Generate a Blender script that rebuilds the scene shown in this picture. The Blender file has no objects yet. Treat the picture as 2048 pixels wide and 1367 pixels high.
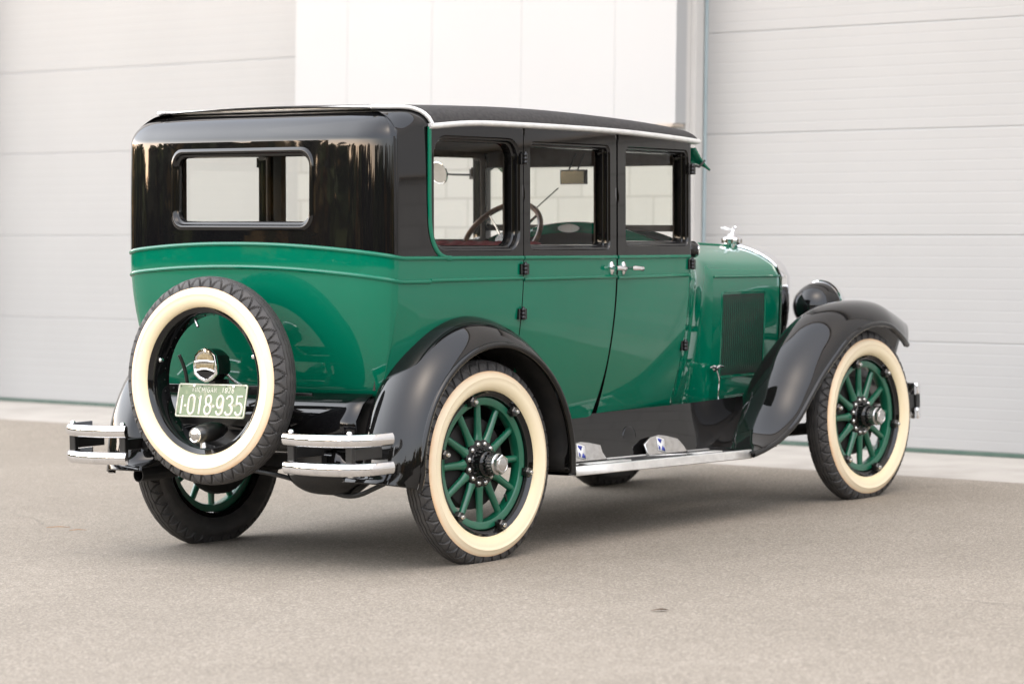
import bpy, bmesh, math, random
import numpy as np
from mathutils import Matrix, Vector
PI = math.pi
random.seed(7)
S = bpy.context.scene
COL = S.collection

# ------------------------------------------------------------------ camera
TILT = np.array([[0.99932655, -0.0066408, -0.0360881],      # the yard falls away from the doors: car frame -> plumb world
                 [0.00715802, 0.99987324, 0.01422172],
                 [0.03598909, -0.01447046, 0.99924741]])
TM = Matrix([list(r) + [0.0] for r in TILT] + [[0, 0, 0, 1]])
cd = bpy.data.cameras.new('camera')
cam = bpy.data.objects.new('camera', cd)
COL.objects.link(cam)
S.camera = cam
cr, cu, cf = ((0.63430634, -0.77298434, 0.01227528), (0.00968957, 0.02382632, 0.99966915), (0.77302107, 0.63397754, -0.02260307))
cam.matrix_world = Matrix(((cr[0], cu[0], -cf[0], -8.65086381), (cr[1], cu[1], -cf[1], -8.02044565), (cr[2], cu[2], -cf[2], 1.15736886), (0, 0, 0, 1)))
cd.sensor_fit = 'HORIZONTAL'
cd.sensor_width = 36.0
cd.lens = 36.0 * 5560.42665 / 2048.0
cd.clip_start = 0.1
cd.clip_end = 2000
cd.dof.use_dof = True
cd.dof.focus_distance = 11.4
cd.dof.aperture_fstop = 2.7

# ------------------------------------------------------------------ light
SUN_EL, SUN_AZ = math.radians(58), math.radians(225)        # azimuth from +x towards +y: behind the camera, to the left
w = bpy.data.worlds.new('World')
S.world = w
w.use_nodes = True
nt = w.node_tree
bg = nt.nodes['Background']
sky = nt.nodes.new('ShaderNodeTexSky')
sky.sky_type = 'NISHITA'
sky.sun_disc = False
sky.sun_elevation = SUN_EL
sky.sun_rotation = PI / 2 - SUN_AZ
sky.air_density = 1.0
sky.dust_density = 3.0
sky.ozone_density = 1.0
# evening glow along the horizon behind the photographer, added to the sky colour
GLOW_AZ, GLOW = math.radians(118), 85.0
def N(kind, **kw):
    n = nt.nodes.new(kind)
    for k_, v_ in kw.items(): setattr(n, k_, v_)
    return n
tcw = N('ShaderNodeTexCoord'); sep = N('ShaderNodeSeparateXYZ'); nt.links.new(tcw.outputs['Generated'], sep.inputs[0])
def mth(op, a, b=None, c=None):
    n = N('ShaderNodeMath', operation=op)
    for i, q in enumerate((a, b, c)):
        if q is None: continue
        if isinstance(q, (int, float)): n.inputs[i].default_value = q
        else: nt.links.new(q, n.inputs[i])
    return n.outputs[0]
zpos = mth('MAXIMUM', sep.outputs[2], 0.0)
fall = mth('POWER', 2.718, mth('MULTIPLY', mth('MULTIPLY', zpos, zpos), -48.0))
dotp = mth('ADD', mth('MULTIPLY', sep.outputs[0], math.cos(GLOW_AZ)), mth('MULTIPLY', sep.outputs[1], math.sin(GLOW_AZ)))
side = N('ShaderNodeMapRange', interpolation_type='SMOOTHSTEP'); side.inputs[1].default_value = 0.05; side.inputs[2].default_value = 0.95
nt.links.new(dotp, side.inputs[0])
amt = mth('MULTIPLY', mth('MULTIPLY', fall, side.outputs[0]), GLOW)
gcol = N('ShaderNodeVectorMath', operation='SCALE'); nt.links.new(amt, gcol.inputs['Scale'])
lowz = N('ShaderNodeMapRange'); lowz.inputs[1].default_value = 0.04; lowz.inputs[2].default_value = 0.17; nt.links.new(sep.outputs[2], lowz.inputs[0])
gmix = N('ShaderNodeMix', data_type='RGBA'); gmix.inputs[6].default_value = (1.0, 0.56, 0.22, 1); gmix.inputs[7].default_value = (1.0, 0.88, 0.74, 1)
nt.links.new(lowz.outputs[0], gmix.inputs[0]); nt.links.new(gmix.outputs[2], gcol.inputs[0])
# thin high cloud: an even veil, brighter towards the evening side
VEIL, LOBE = 7.0, 24.0
lx, ly, lz = math.cos(math.radians(118)) * math.cos(math.radians(24)), math.sin(math.radians(118)) * math.cos(math.radians(24)), math.sin(math.radians(24))
ld = mth('MAXIMUM', mth('ADD', mth('ADD', mth('MULTIPLY', sep.outputs[0], lx), mth('MULTIPLY', sep.outputs[1], ly)), mth('MULTIPLY', sep.outputs[2], lz)), 0.0)
veil = mth('ADD', mth('MULTIPLY', mth('POWER', ld, 6.0), LOBE), VEIL)
vcol = N('ShaderNodeVectorMath', operation='SCALE'); vcol.inputs[0].default_value = (0.96, 0.965, 0.98); nt.links.new(veil, vcol.inputs['Scale'])
addc = N('ShaderNodeVectorMath', operation='ADD'); nt.links.new(sky.outputs[0], addc.inputs[0]); nt.links.new(vcol.outputs[0], addc.inputs[1])
addv = N('ShaderNodeVectorMath', operation='ADD'); nt.links.new(addc.outputs[0], addv.inputs[0]); nt.links.new(gcol.outputs[0], addv.inputs[1])
nt.links.new(addv.outputs[0], bg.inputs[0])
bg.inputs[1].default_value = 0.13
sd = bpy.data.lights.new('sun', 'SUN')
sun = bpy.data.objects.new('sun', sd)
COL.objects.link(sun)
sd.energy = 0.5
sd.angle = math.radians(130)
sd.color = (1.0, 0.96, 0.91)
sv = Vector((math.cos(SUN_EL) * math.cos(SUN_AZ), math.cos(SUN_EL) * math.sin(SUN_AZ), math.sin(SUN_EL)))
sun.rotation_euler = sv.to_track_quat('Z', 'Y').to_euler()
sun.location = sv * 60
S.view_settings.view_transform = 'Standard'
S.view_settings.look = 'None'
S.view_settings.exposure = 0.62
S.view_settings.gamma = 1.0

# ------------------------------------------------------------------ materials
MATS = {}
def mat(name, col=(0.5, 0.5, 0.5), rough=0.5, metal=0.0, coat=0.0, spec=0.5, noise=None, bump=None):
    m = bpy.data.materials.new(name)
    m.use_nodes = True
    t = m.node_tree
    b = t.nodes['Principled BSDF']
    b.inputs['Base Color'].default_value = (*col, 1)
    b.inputs['Roughness'].default_value = rough
    b.inputs['Metallic'].default_value = metal
    b.inputs['Coat Weight'].default_value = coat
    b.inputs['Coat Roughness'].default_value = 0.03
    b.inputs['Specular IOR Level'].default_value = spec
    if noise or bump:
        tc = t.nodes.new('ShaderNodeTexCoord')
    if noise:                                   # (scale, other colour, low, high)
        n = t.nodes.new('ShaderNodeTexNoise'); n.inputs['Scale'].default_value = noise[0]; n.inputs['Detail'].default_value = 6
        r = t.nodes.new('ShaderNodeMapRange'); r.inputs[1].default_value = noise[2]; r.inputs[2].default_value = noise[3]
        x = t.nodes.new('ShaderNodeMix'); x.data_type = 'RGBA'
        x.inputs[6].default_value = (*col, 1); x.inputs[7].default_value = (*noise[1], 1)
        t.links.new(tc.outputs['Object'], n.inputs['Vector']); t.links.new(n.outputs[0], r.inputs[0])
        t.links.new(r.outputs[0], x.inputs[0]); t.links.new(x.outputs[2], b.inputs['Base Color'])
    if bump:                                    # (scale, strength, distance)
        n = t.nodes.new('ShaderNodeTexNoise'); n.inputs['Scale'].default_value = bump[0]; n.inputs['Detail'].default_value = 5
        k = t.nodes.new('ShaderNodeBump'); k.inputs['Strength'].default_value = bump[1]; k.inputs['Distance'].default_value = bump[2]
        t.links.new(tc.outputs['Object'], n.inputs['Vector']); t.links.new(n.outputs[0], k.inputs['Height'])
        t.links.new(k.outputs[0], b.inputs['Normal'])
    MATS[name] = m
    return m

GREEN = mat('green_enamel', (0.0006, 0.120, 0.066), 0.3, coat=1.0, spec=0.0, noise=(1.3, (0.0008, 0.131, 0.072), 0.35, 0.65), bump=(3.5, 0.10, 0.004))
BLACK = mat('black_enamel', (0.0045, 0.0045, 0.005), 0.3, coat=1.0, spec=0.0, noise=(2.0, (0.007, 0.0065, 0.006), 0.4, 0.7), bump=(40, 0.02, 0.0006))
WGREEN = mat('wheel_green', (0.004, 0.10, 0.052), 0.3, coat=0.5, noise=(9, (0.006, 0.085, 0.046), 0.4, 0.7))
SATIN = mat('satin_black', (0.006, 0.006, 0.006), 0.35, coat=0.3, noise=(12, (0.014, 0.012, 0.010), 0.45, 0.75))
DARK = mat('dark_underside', (0.006, 0.0055, 0.005), 0.75, noise=(14, (0.02, 0.017, 0.014), 0.4, 0.8))
RUBBER = mat('tyre_rubber', (0.036, 0.034, 0.033), 0.6, noise=(22, (0.058, 0.053, 0.049), 0.4, 0.75), bump=(120, 0.1, 0.001))
CHROME = mat('chrome', (0.82, 0.82, 0.83), 0.06, metal=1.0, noise=(30, (0.70, 0.70, 0.72), 0.5, 0.8))
NICKEL = mat('brushed_steel', (0.62, 0.61, 0.60), 0.22, metal=1.0, noise=(40, (0.5, 0.49, 0.47), 0.4, 0.7))
ALU = mat('bright_trim', (0.80, 0.79, 0.76), 0.42, metal=0.55, noise=(18, (0.66, 0.65, 0.63), 0.4, 0.7))
FABRIC = mat('roof_cloth', (0.036, 0.034, 0.033), 0.85, spec=.25, noise=(60, (0.054, 0.051, 0.049), 0.35, 0.7), bump=(900, 0.35, 0.001))
MAT_ = mat('board_rubber', (0.02, 0.02, 0.021), 0.55, noise=(30, (0.035, 0.034, 0.034), 0.4, 0.7), bump=(300, 0.2, 0.001))
MAROON = mat('maroon_velour', (0.16, 0.012, 0.018), 0.9, noise=(25, (0.10, 0.008, 0.012), 0.35, 0.7), bump=(400, 0.3, 0.001))
TRIM = mat('interior_cloth', (0.13, 0.108, 0.092), 0.9, noise=(18, (0.10, 0.084, 0.072), 0.4, 0.7))
WOOD = mat('steering_wood', (0.24, 0.125, 0.07), 0.3, coat=0.5, noise=(20, (0.08, 0.035, 0.02), 0.4, 0.6))
LEDGE = mat('flashing', (0.42, 0.36, 0.30), 0.5, noise=(6, (0.36, 0.31, 0.26), 0.4, 0.7))
PLATEG = mat('plate_green', (0.14, 0.185, 0.095), 0.5, noise=(24, (0.34, 0.33, 0.22), 0.56, 0.70))
PLATEW = mat('plate_white', (0.60, 0.58, 0.50), 0.5, noise=(50, (0.46, 0.43, 0.34), 0.5, 0.75))
BLUE = mat('emblem_blue', (0.02, 0.035, 0.28), 0.35, noise=(60, (0.03, 0.05, 0.33), 0.4, 0.7))
WHITEP = mat('emblem_white', (0.82, 0.82, 0.80), 0.35, noise=(60, (0.76, 0.76, 0.74), 0.4, 0.7))
AMBER = mat('ribbed_lens', (0.36, 0.29, 0.17), 0.15, coat=0.6, noise=(70, (0.22, 0.17, 0.09), 0.4, 0.7))
LEAFM = mat('dead_leaf', (0.10, 0.05, 0.03), 0.7, noise=(60, (0.16, 0.09, 0.05), 0.4, 0.7))
LEAFN = mat('dry_needle', (0.42, 0.22, 0.09), 0.6, noise=(40, (0.32, 0.17, 0.08), 0.4, 0.7))
CRACK = mat('crack_filler', (0.15, 0.135, 0.115), 0.9, noise=(30, (0.25, 0.225, 0.19), 0.4, 0.7))
DOORP = mat('door_paint', (0.325, 0.322, 0.314), 0.45, noise=(0.9, (0.308, 0.305, 0.297), 0.35, 0.7))
WHITEC = mat('white_cladding', (0.385, 0.387, 0.386), 0.4, noise=(0.8, (0.37, 0.372, 0.371), 0.35, 0.7))
JAMB = mat('jamb_paint', (0.54, 0.525, 0.50), 0.5, noise=(2, (0.50, 0.485, 0.462), 0.35, 0.7))
SEALM = mat('door_seal', (0.045, 0.085, 0.065), 0.6, noise=(8, (0.07, 0.11, 0.085), 0.4, 0.7))
BLUEST = mat('weather_strip', (0.33, 0.40, 0.42), 0.5, noise=(5, (0.28, 0.35, 0.37), 0.4, 0.7))
LEAVES = mat('foliage', (0.035, 0.045, 0.012), 0.7, noise=(0.25, (0.10, 0.055, 0.018), 0.45, 0.7))
LEAVES_G = mat('sunlit_gold_foliage', (0.42, 0.22, 0.05), 0.7, noise=(0.4, (0.26, 0.19, 0.05), 0.4, 0.65))  # low golden sunlight on some crowns, put into the leaf colour
LEAVES_O = mat('olive_foliage', (0.16, 0.17, 0.035), 0.7, noise=(0.4, (0.09, 0.11, 0.03), 0.4, 0.65))
BARK = mat('bark', (0.09, 0.06, 0.04), 0.9, noise=(3, (0.13, 0.09, 0.06), 0.4, 0.7))
GRASSM = mat('dry_grass', (0.16, 0.13, 0.045), 0.9, noise=(0.5, (0.09, 0.10, 0.03), 0.4, 0.65))

def whitewall_mat():
    m = mat('whitewall', (0.84, 0.70, 0.48), 0.5, bump=(260, 0.06, 0.0006))
    t = m.node_tree; b = t.nodes['Principled BSDF']
    tc = t.nodes.new('ShaderNodeTexCoord')
    sp = t.nodes.new('ShaderNodeSeparateXYZ'); t.links.new(tc.outputs['Object'], sp.inputs[0])
    cb = t.nodes.new('ShaderNodeCombineXYZ'); t.links.new(sp.outputs[0], cb.inputs[0]); t.links.new(sp.outputs[2], cb.inputs[1])
    ln = t.nodes.new('ShaderNodeVectorMath'); ln.operation = 'LENGTH'; t.links.new(cb.outputs[0], ln.inputs[0])
    n = t.nodes.new('ShaderNodeTexNoise'); n.inputs['Scale'].default_value = 9; n.inputs['Detail'].default_value = 4
    t.links.new(tc.outputs['Object'], n.inputs['Vector'])
    ad = t.nodes.new('ShaderNodeMath'); ad.operation = 'MULTIPLY_ADD'; ad.inputs[1].default_value = 0.018
    t.links.new(n.outputs[0], ad.inputs[0]); t.links.new(ln.outputs['Value'], ad.inputs[2])
    mr = t.nodes.new('ShaderNodeMapRange'); mr.inputs[1].default_value = 0.300; mr.inputs[2].default_value = 0.388
    t.links.new(ad.outputs[0], mr.inputs[0])
    cr_ = t.nodes.new('ShaderNodeValToRGB')
    e = cr_.color_ramp.elements
    e[0].position = 0; e[0].color = (0.76, 0.62, 0.38, 1)
    e[1].position = 1; e[1].color = (0.62, 0.38, 0.20, 1)
    for p_, c_ in ((0.18, (0.76, 0.64, 0.42, 1)), (0.5, (0.80, 0.69, 0.49, 1)), (0.84, (0.79, 0.655, 0.46, 1)), (0.93, (0.80, 0.58, 0.37, 1))):
        q = e.new(p_); q.color = c_
    t.links.new(mr.outputs[0], cr_.inputs[0]); t.links.new(cr_.outputs[0], b.inputs['Base Color'])
    return m
WWALL = whitewall_mat()

def glass_mat():
    m = bpy.data.materials.new('window_glass'); m.use_nodes = True
    t = m.node_tree; t.nodes.remove(t.nodes['Principled BSDF'])
    o = t.nodes['Material Output']
    tr = t.nodes.new('ShaderNodeBsdfTransparent'); tr.inputs[0].default_value = (0.95, 0.955, 0.93, 1)
    gl = t.nodes.new('ShaderNodeBsdfGlossy'); gl.inputs['Roughness'].default_value = 0.01
    fr = t.nodes.new('ShaderNodeFresnel'); fr.inputs[0].default_value = 1.3
    mx = t.nodes.new('ShaderNodeMixShader')
    t.links.new(fr.outputs[0], mx.inputs[0]); t.links.new(tr.outputs[0], mx.inputs[1]); t.links.new(gl.outputs[0], mx.inputs[2])
    t.links.new(mx.outputs[0], o.inputs[0])
    return m
GLASS = glass_mat()

def asphalt_mat():
    m = mat('asphalt', (0.2, 0.185, 0.165), 0.85)
    t = m.node_tree; b = t.nodes['Principled BSDF']
    tc = t.nodes.new('ShaderNodeTexCoord')
    def noise(sc, det):
        n = t.nodes.new('ShaderNodeTexNoise'); n.inputs['Scale'].default_value = sc; n.inputs['Detail'].default_value = det
        t.links.new(tc.outputs['Object'], n.inputs['Vector']); return n
    v = t.nodes.new('ShaderNodeTexVoronoi'); v.inputs['Scale'].default_value = 185
    t.links.new(tc.outputs['Object'], v.inputs['Vector'])
    big = noise(0.7, 4); mid = noise(6, 6); fine = noise(75, 3)
    bw = t.nodes.new('ShaderNodeSeparateColor'); t.links.new(v.outputs['Color'], bw.inputs[0])
    def madd(a, k, c):
        q = t.nodes.new('ShaderNodeMath'); q.operation = 'MULTIPLY_ADD'; q.inputs[1].default_value = k
        t.links.new(a, q.inputs[0])
        if isinstance(c, (int, float)): q.inputs[2].default_value = c
        else: t.links.new(c, q.inputs[2])
        return q.outputs[0]
    s = madd(bw.outputs[0], 0.30, 0.205)
    s = madd(fine.outputs[0], 0.42, s)
    s = madd(mid.outputs[0], 0.09, s)
    s = madd(big.outputs[0], 0.14, s)
    cr_ = t.nodes.new('ShaderNodeValToRGB'); e = cr_.color_ramp.elements
    e[0].position = 0.40; e[0].color = (0.116, 0.099, 0.078, 1)
    e[1].position = 1.0; e[1].color = (0.47, 0.415, 0.35, 1)
    q = e.new(0.72); q.color = (0.222, 0.192, 0.153, 1)
    t.links.new(s, cr_.inputs[0]); t.links.new(cr_.outputs[0], b.inputs['Base Color'])
    k = t.nodes.new('ShaderNodeBump'); k.inputs['Strength'].default_value = 0.5; k.inputs['Distance'].default_value = 0.004
    t.links.new(s, k.inputs['Height']); t.links.new(k.outputs[0], b.inputs['Normal'])
    return m
ASPHALT = asphalt_mat()
CONCRETE = mat('concrete', (0.36, 0.335, 0.30), 0.8, noise=(3, (0.29, 0.268, 0.238), 0.4, 0.7), bump=(60, 0.2, 0.002))

def block_mat():
    m = mat('painted_block', (0.66, 0.65, 0.61), 0.8)
    t = m.node_tree; b = t.nodes['Principled BSDF']
    tc = t.nodes.new('ShaderNodeTexCoord')
    mp = t.nodes.new('ShaderNodeMapping'); mp.inputs['Rotation'].default_value = (PI / 2, 0, PI / 2)
    sp = t.nodes.new('ShaderNodeSeparateXYZ'); t.links.new(tc.outputs['Object'], sp.inputs[0])
    cb = t.nodes.new('ShaderNodeCombineXYZ'); t.links.new(sp.outputs[1], cb.inputs[0]); t.links.new(sp.outputs[2], cb.inputs[1])
    br = t.nodes.new('ShaderNodeTexBrick')
    br.inputs['Color1'].default_value = (0.40, 0.392, 0.37, 1); br.inputs['Color2'].default_value = (0.365, 0.357, 0.336, 1)
    br.inputs['Mortar'].default_value = (0.30, 0.292, 0.274, 1)
    br.inputs['Scale'].default_value = 1.0; br.inputs['Mortar Size'].default_value = 0.006
    br.inputs['Brick Width'].default_value = 0.372; br.inputs['Row Height'].default_value = 0.186
    t.links.new(cb.outputs[0], br.inputs['Vector']); t.links.new(br.outputs[0], b.inputs['Base Color'])
    k = t.nodes.new('ShaderNodeBump'); k.inputs['Strength'].default_value = 0.6; k.inputs['Distance'].default_value = 0.006; k.invert = True
    t.links.new(br.outputs['Fac'], k.inputs['Height']); t.links.new(k.outputs[0], b.inputs['Normal'])
    return m
BLOCK = block_mat()

# ------------------------------------------------------------------ mesh helpers
class MB:
    def __init__(s): s.v = []; s.f = []; s.mi = []; s.cur = 0
    def add(s, vs, fs):
        o = len(s.v); s.v += [tuple(p) for p in vs]
        for f in fs:
            assert max(f) < len(vs), (len(vs), f)
            s.f.append(tuple(i + o for i in f)); s.mi.append(s.cur)
    def grid(s, P, cu=False, cv=False):
        n, k = len(P), len(P[0])
        fs = []
        for i in range(n if cu else n - 1):
            for j in range(k if cv else k - 1):
                fs.append((i * k + j, ((i + 1) % n) * k + j, ((i + 1) % n) * k + (j + 1) % k, i * k + (j + 1) % k))
        s.add([p for r in P for p in r], fs)
    def box(s, c, d, rz=0.0):
        x, y, z = d[0] / 2, d[1] / 2, d[2] / 2
        ca, sa = math.cos(rz), math.sin(rz)
        vs = [(c[0] + a * x * ca - b * y * sa, c[1] + a * x * sa + b * y * ca, c[2] + e * z) for e in (-1, 1) for a, b in ((-1, -1), (1, -1), (1, 1), (-1, 1))]
        s.add(vs, [(3, 2, 1, 0), (4, 5, 6, 7), (0, 1, 5, 4), (1, 2, 6, 5), (2, 3, 7, 6), (3, 0, 4, 7)])
    def tube(s, path, r, n=8, closed=False, flat=1.0, up=None, caps=True):
        pts = [Vector(p) for p in path]; m = len(pts); rings = []
        nrm = None
        for i in range(m):
            a = pts[(i - 1) % m] if (closed or i > 0) else pts[i]
            b = pts[(i + 1) % m] if (closed or i < m - 1) else pts[i]
            t = (b - a).normalized()
            if up is not None:
                nrm = Vector(up(i) if callable(up) else up); nrm = (nrm - t * nrm.dot(t)).normalized()
            elif nrm is None:
                nrm = t.orthogonal().normalized()
            else:
                nrm = (nrm - t * nrm.dot(t)).normalized()
            bi = t.cross(nrm)
            rr = r[i] if isinstance(r, (list, tuple)) else r
            rings.append([pts[i] + nrm * (rr * flat * math.cos(2 * PI * k / n)) + bi * (rr * math.sin(2 * PI * k / n)) for k in range(n)])
        s.grid(rings, cu=closed, cv=True)
        if caps and not closed:
            o = len(s.v)
            s.add(rings[0], [tuple(range(n))[::-1]]); s.add(rings[-1], [tuple(range(n))])
    def lathe(s, prof, n=48, o=(0, 0, 0), ax='y', sg=1, close=False):
        # prof: (radius, height along axis)
        R = []
        for k in range(n):
            c, q = math.cos(2 * PI * k / n), math.sin(2 * PI * k / n)
            row = []
            for r, h in prof:
                h *= sg
                if ax == 'y': row.append((o[0] + r * c, o[1] + h, o[2] + r * q))
                elif ax == 'x': row.append((o[0] + h, o[1] + r * c, o[2] + r * q))
                else: row.append((o[0] + r * c, o[1] + r * q, o[2] + h))
            R.append(row)
        s.grid(R, cu=True, cv=close)
    def prism(s, out, f0, f1):
        # out: 2D outline, f0/f1 map (a,b) to 3D on the two faces
        n = len(out)
        A = [f0(*p) for p in out]; B = [f1(*p) for p in out]
        s.add(A + B, [tuple(range(n))[::-1], tuple(range(n, 2 * n))] + [(i, (i + 1) % n, n + (i + 1) % n, n + i) for i in range(n)])
    def cull(s, fn):
        k = [i for i, f in enumerate(s.f) if not all(fn(*s.v[j]) for j in f)]
        s.f = [s.f[i] for i in k]; s.mi = [s.mi[i] for i in k]; return s
    def xf(s, fn): s.v = [tuple(fn(*p)) for p in s.v]; return s
    def build(s, name, mats, parent=None, sharp=32, merge=0.00015, solid=0, bevel=0, flat=False, recalc=True):
        me = bpy.data.meshes.new(name)
        me.from_pydata([tuple(map(float, p)) for p in s.v], [], s.f)
        for m_ in (mats if isinstance(mats, (list, tuple)) else [mats]): me.materials.append(m_)
        for p, i in zip(me.polygons, s.mi): p.material_index = i
        b = bmesh.new(); b.from_mesh(me)
        if merge: bmesh.ops.remove_doubles(b, verts=b.verts, dist=merge)
        bmesh.ops.dissolve_degenerate(b, dist=1e-6, edges=b.edges)
        if recalc: bmesh.ops.recalc_face_normals(b, faces=b.faces)
        ang = math.radians(sharp)
        for f in b.faces: f.smooth = not flat
        for e in b.edges:
            if len(e.link_faces) == 2: e.smooth = e.calc_face_angle(0) < ang
            else: e.smooth = True
        b.to_mesh(me); b.free()
        ob = bpy.data.objects.new(name, me); COL.objects.link(ob)
        if solid:
            k = ob.modifiers.new('thickness', 'SOLIDIFY'); k.thickness = solid; k.offset = 0
        if bevel:
            k = ob.modifiers.new('edge', 'BEVEL'); k.width = bevel; k.segments = 2; k.limit_method = 'ANGLE'; k.angle_limit = math.radians(40)
        if parent is not None: ob.parent = parent
        return ob

def tag(o, label=None, cat=None, group=None, kind=None):
    if label: o['label'] = label
    if cat: o['category'] = cat
    if group: o['group'] = group
    if kind: o['kind'] = kind
    return o
def empty(name, label, cat, M=None, loc=None):
    o = bpy.data.objects.new(name, None); COL.objects.link(o); o.empty_display_size = 0.2
    if M is not None: o.matrix_world = M
    if loc: o.location = loc
    return tag(o, label, cat)
def lerp(a, b, t): return a + (b - a) * t
def interp(x, tab):
    if x <= tab[0][0]: return tab[0][1]
    for (a, p), (b, q) in zip(tab, tab[1:]):
        if x <= b: return p + (q - p) * (x - a) / (b - a)
    return tab[-1][1]
def spline(pts, n, closed=False):
    pts = [Vector(p) for p in pts]; m = len(pts); out = []
    rng = m if closed else m - 1
    for i in range(rng):
        p1, p2 = pts[i], pts[(i + 1) % m]
        p0 = pts[(i - 1) % m] if (closed or i > 0) else p1 * 2 - p2
        p3 = pts[(i + 2) % m] if (closed or i < m - 2) else p2 * 2 - p1
        d1, d2, d3 = max((p1 - p0).length ** .5, 1e-6), max((p2 - p1).length ** .5, 1e-6), max((p3 - p2).length ** .5, 1e-6)
        m1 = ((p1 - p0) / d1 - (p2 - p0) / (d1 + d2) + (p2 - p1) / d2) * d2
        m2 = ((p2 - p1) / d2 - (p3 - p1) / (d2 + d3) + (p3 - p2) / d3) * d2
        for k in range(n):
            t = k / n
            out.append(p1 * (2 * t**3 - 3 * t**2 + 1) + m1 * (t**3 - 2 * t**2 + t) + p2 * (-2 * t**3 + 3 * t**2) + m2 * (t**3 - t**2))
    if not closed: out.append(pts[-1])
    return out
def splinefn(tab):
    # smooth function through (x, value) table
    P = spline([(a, b, 0) for a, b in tab], 16)
    T_ = [(p.x, p.y) for p in P]
    return lambda x: interp(x, T_)

# ------------------------------------------------------------------ the yard and the building (plumb world frame)
def ground_z(x, y):
    # plane under the car, easing to the level edge of the concrete
    zp = 0.03602 * x - 0.01448 * y
    t = min(max((x - 3.0) / 0.96, 0), 1); t = t * t * (3 - 2 * t)
    z = lerp(zp, 0.149, t)
    far = min(max((math.hypot(x, y) - 10) / 30, 0), 1)
    return lerp(z, 0.03 * max(min(x, 4), -6), far * (1 - t) * 0.0) 
m = MB()
xs = [-60, -40, -28, -20, -15, -12] + [lerp(-9, 3, k / 12) for k in range(13)] + [3.15, 3.3, 3.45, 3.6, 3.75, 3.9, 3.96]
ys = [-60, -40, -28, -20, -15] + [-12 + k for k in range(25)] + [15, 20, 28, 40, 60]
def gz(x, y):
    z = ground_z(x, max(min(y, 14), -14))
    if x < -14: z = ground_z(-14, max(min(y, 14), -14)) 
    return z
m.grid([[(x, y, gz(x, y)) for y in ys] for x in xs])
tag(m.build('asphalt_yard', ASPHALT, sharp=80), 'grey speckled asphalt yard the car is parked on', 'asphalt', kind='structure')
m = MB()
m.grid([[(x, y, z) for y in (-60, -30, -10, 0, 5, 12, 30, 60)] for x, z in ((3.95, 0.05), (3.955, 0.150), (3.97, 0.1535), (4.6, 0.168), (5.25, 0.182), (6.2, 0.19))])
tag(m.build('concrete_apron', CONCRETE, sharp=50), 'pale concrete apron strip along the garage doors', 'pavement', kind='structure')
m = MB()
m.grid([[(x, y, z) for y in (-400, -60, 60, 400)] for x, z in ((-400, -0.6), (-60, -0.62), (-40, -0.62), (60, -0.62), (400, -0.62))])
tag(m.build('ground', GRASSM), 'dry grassy ground beyond the yard', 'ground', kind='structure')

XW = 5.28           # plane of the door faces
XP = 5.03           # face of the white piers
DOOR_T = 4.46
ZB0 = 0.185
def garage_door(name, y0, y1, label):
    root = empty(name, label, 'garage door', loc=(XW, (y0 + y1) / 2, ZB0))
    hw_ = (y1 - y0) / 2
    for k in range(7):
        b = MB(); z0 = 0.022 + k * 0.6155 - (0.0 if k else 0.0); h = 0.6155
        prof = [(0.004, 0.0), (0.0015, 0.002), (0.0, 0.007)]
        nr = 10
        for r_ in range(1, nr):
            zc = h * r_ / nr
            prof += [(0.0, zc - 0.0045), (0.0006, zc - 0.0015), (0.0006, zc + 0.0015), (0.0, zc + 0.0045)]
        prof += [(0.0, h - 0.007), (0.002, h - 0.002), (0.004, h - 0.0003)]
        b.grid([[(x, y, z0 + z) for x, z in prof] for y in (-hw_, -hw_ * .33, hw_ * .33, hw_)])
        b.grid([[(0.045, y, z0 + z) for z in (0, h)] for y in (-hw_, hw_)])
        b.build('door_section', DOORP, root, sharp=2, recalc=False, flat=True)
    b = MB(); b.box((0.016, 0, 0.010), (0.034, 2 * hw_, 0.026)); b.build('bottom_seal', SEALM, root, bevel=0.004)
    b = MB()
    for s in (-1, 1): b.box((-0.006, s * (hw_ - 0.007), 2.15), (0.012, 0.014, 4.3))
    b.build('weather_strip', BLUEST, root)
    return root
garage_door('garage_door', -1.793, 1.897, 'pale grey ribbed sectional garage door right of the white pier, past the front wheel')
garage_door('garage_door', 5.10, 8.79, 'pale grey ribbed sectional garage door left of the white pier, behind the spare wheel')

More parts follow.
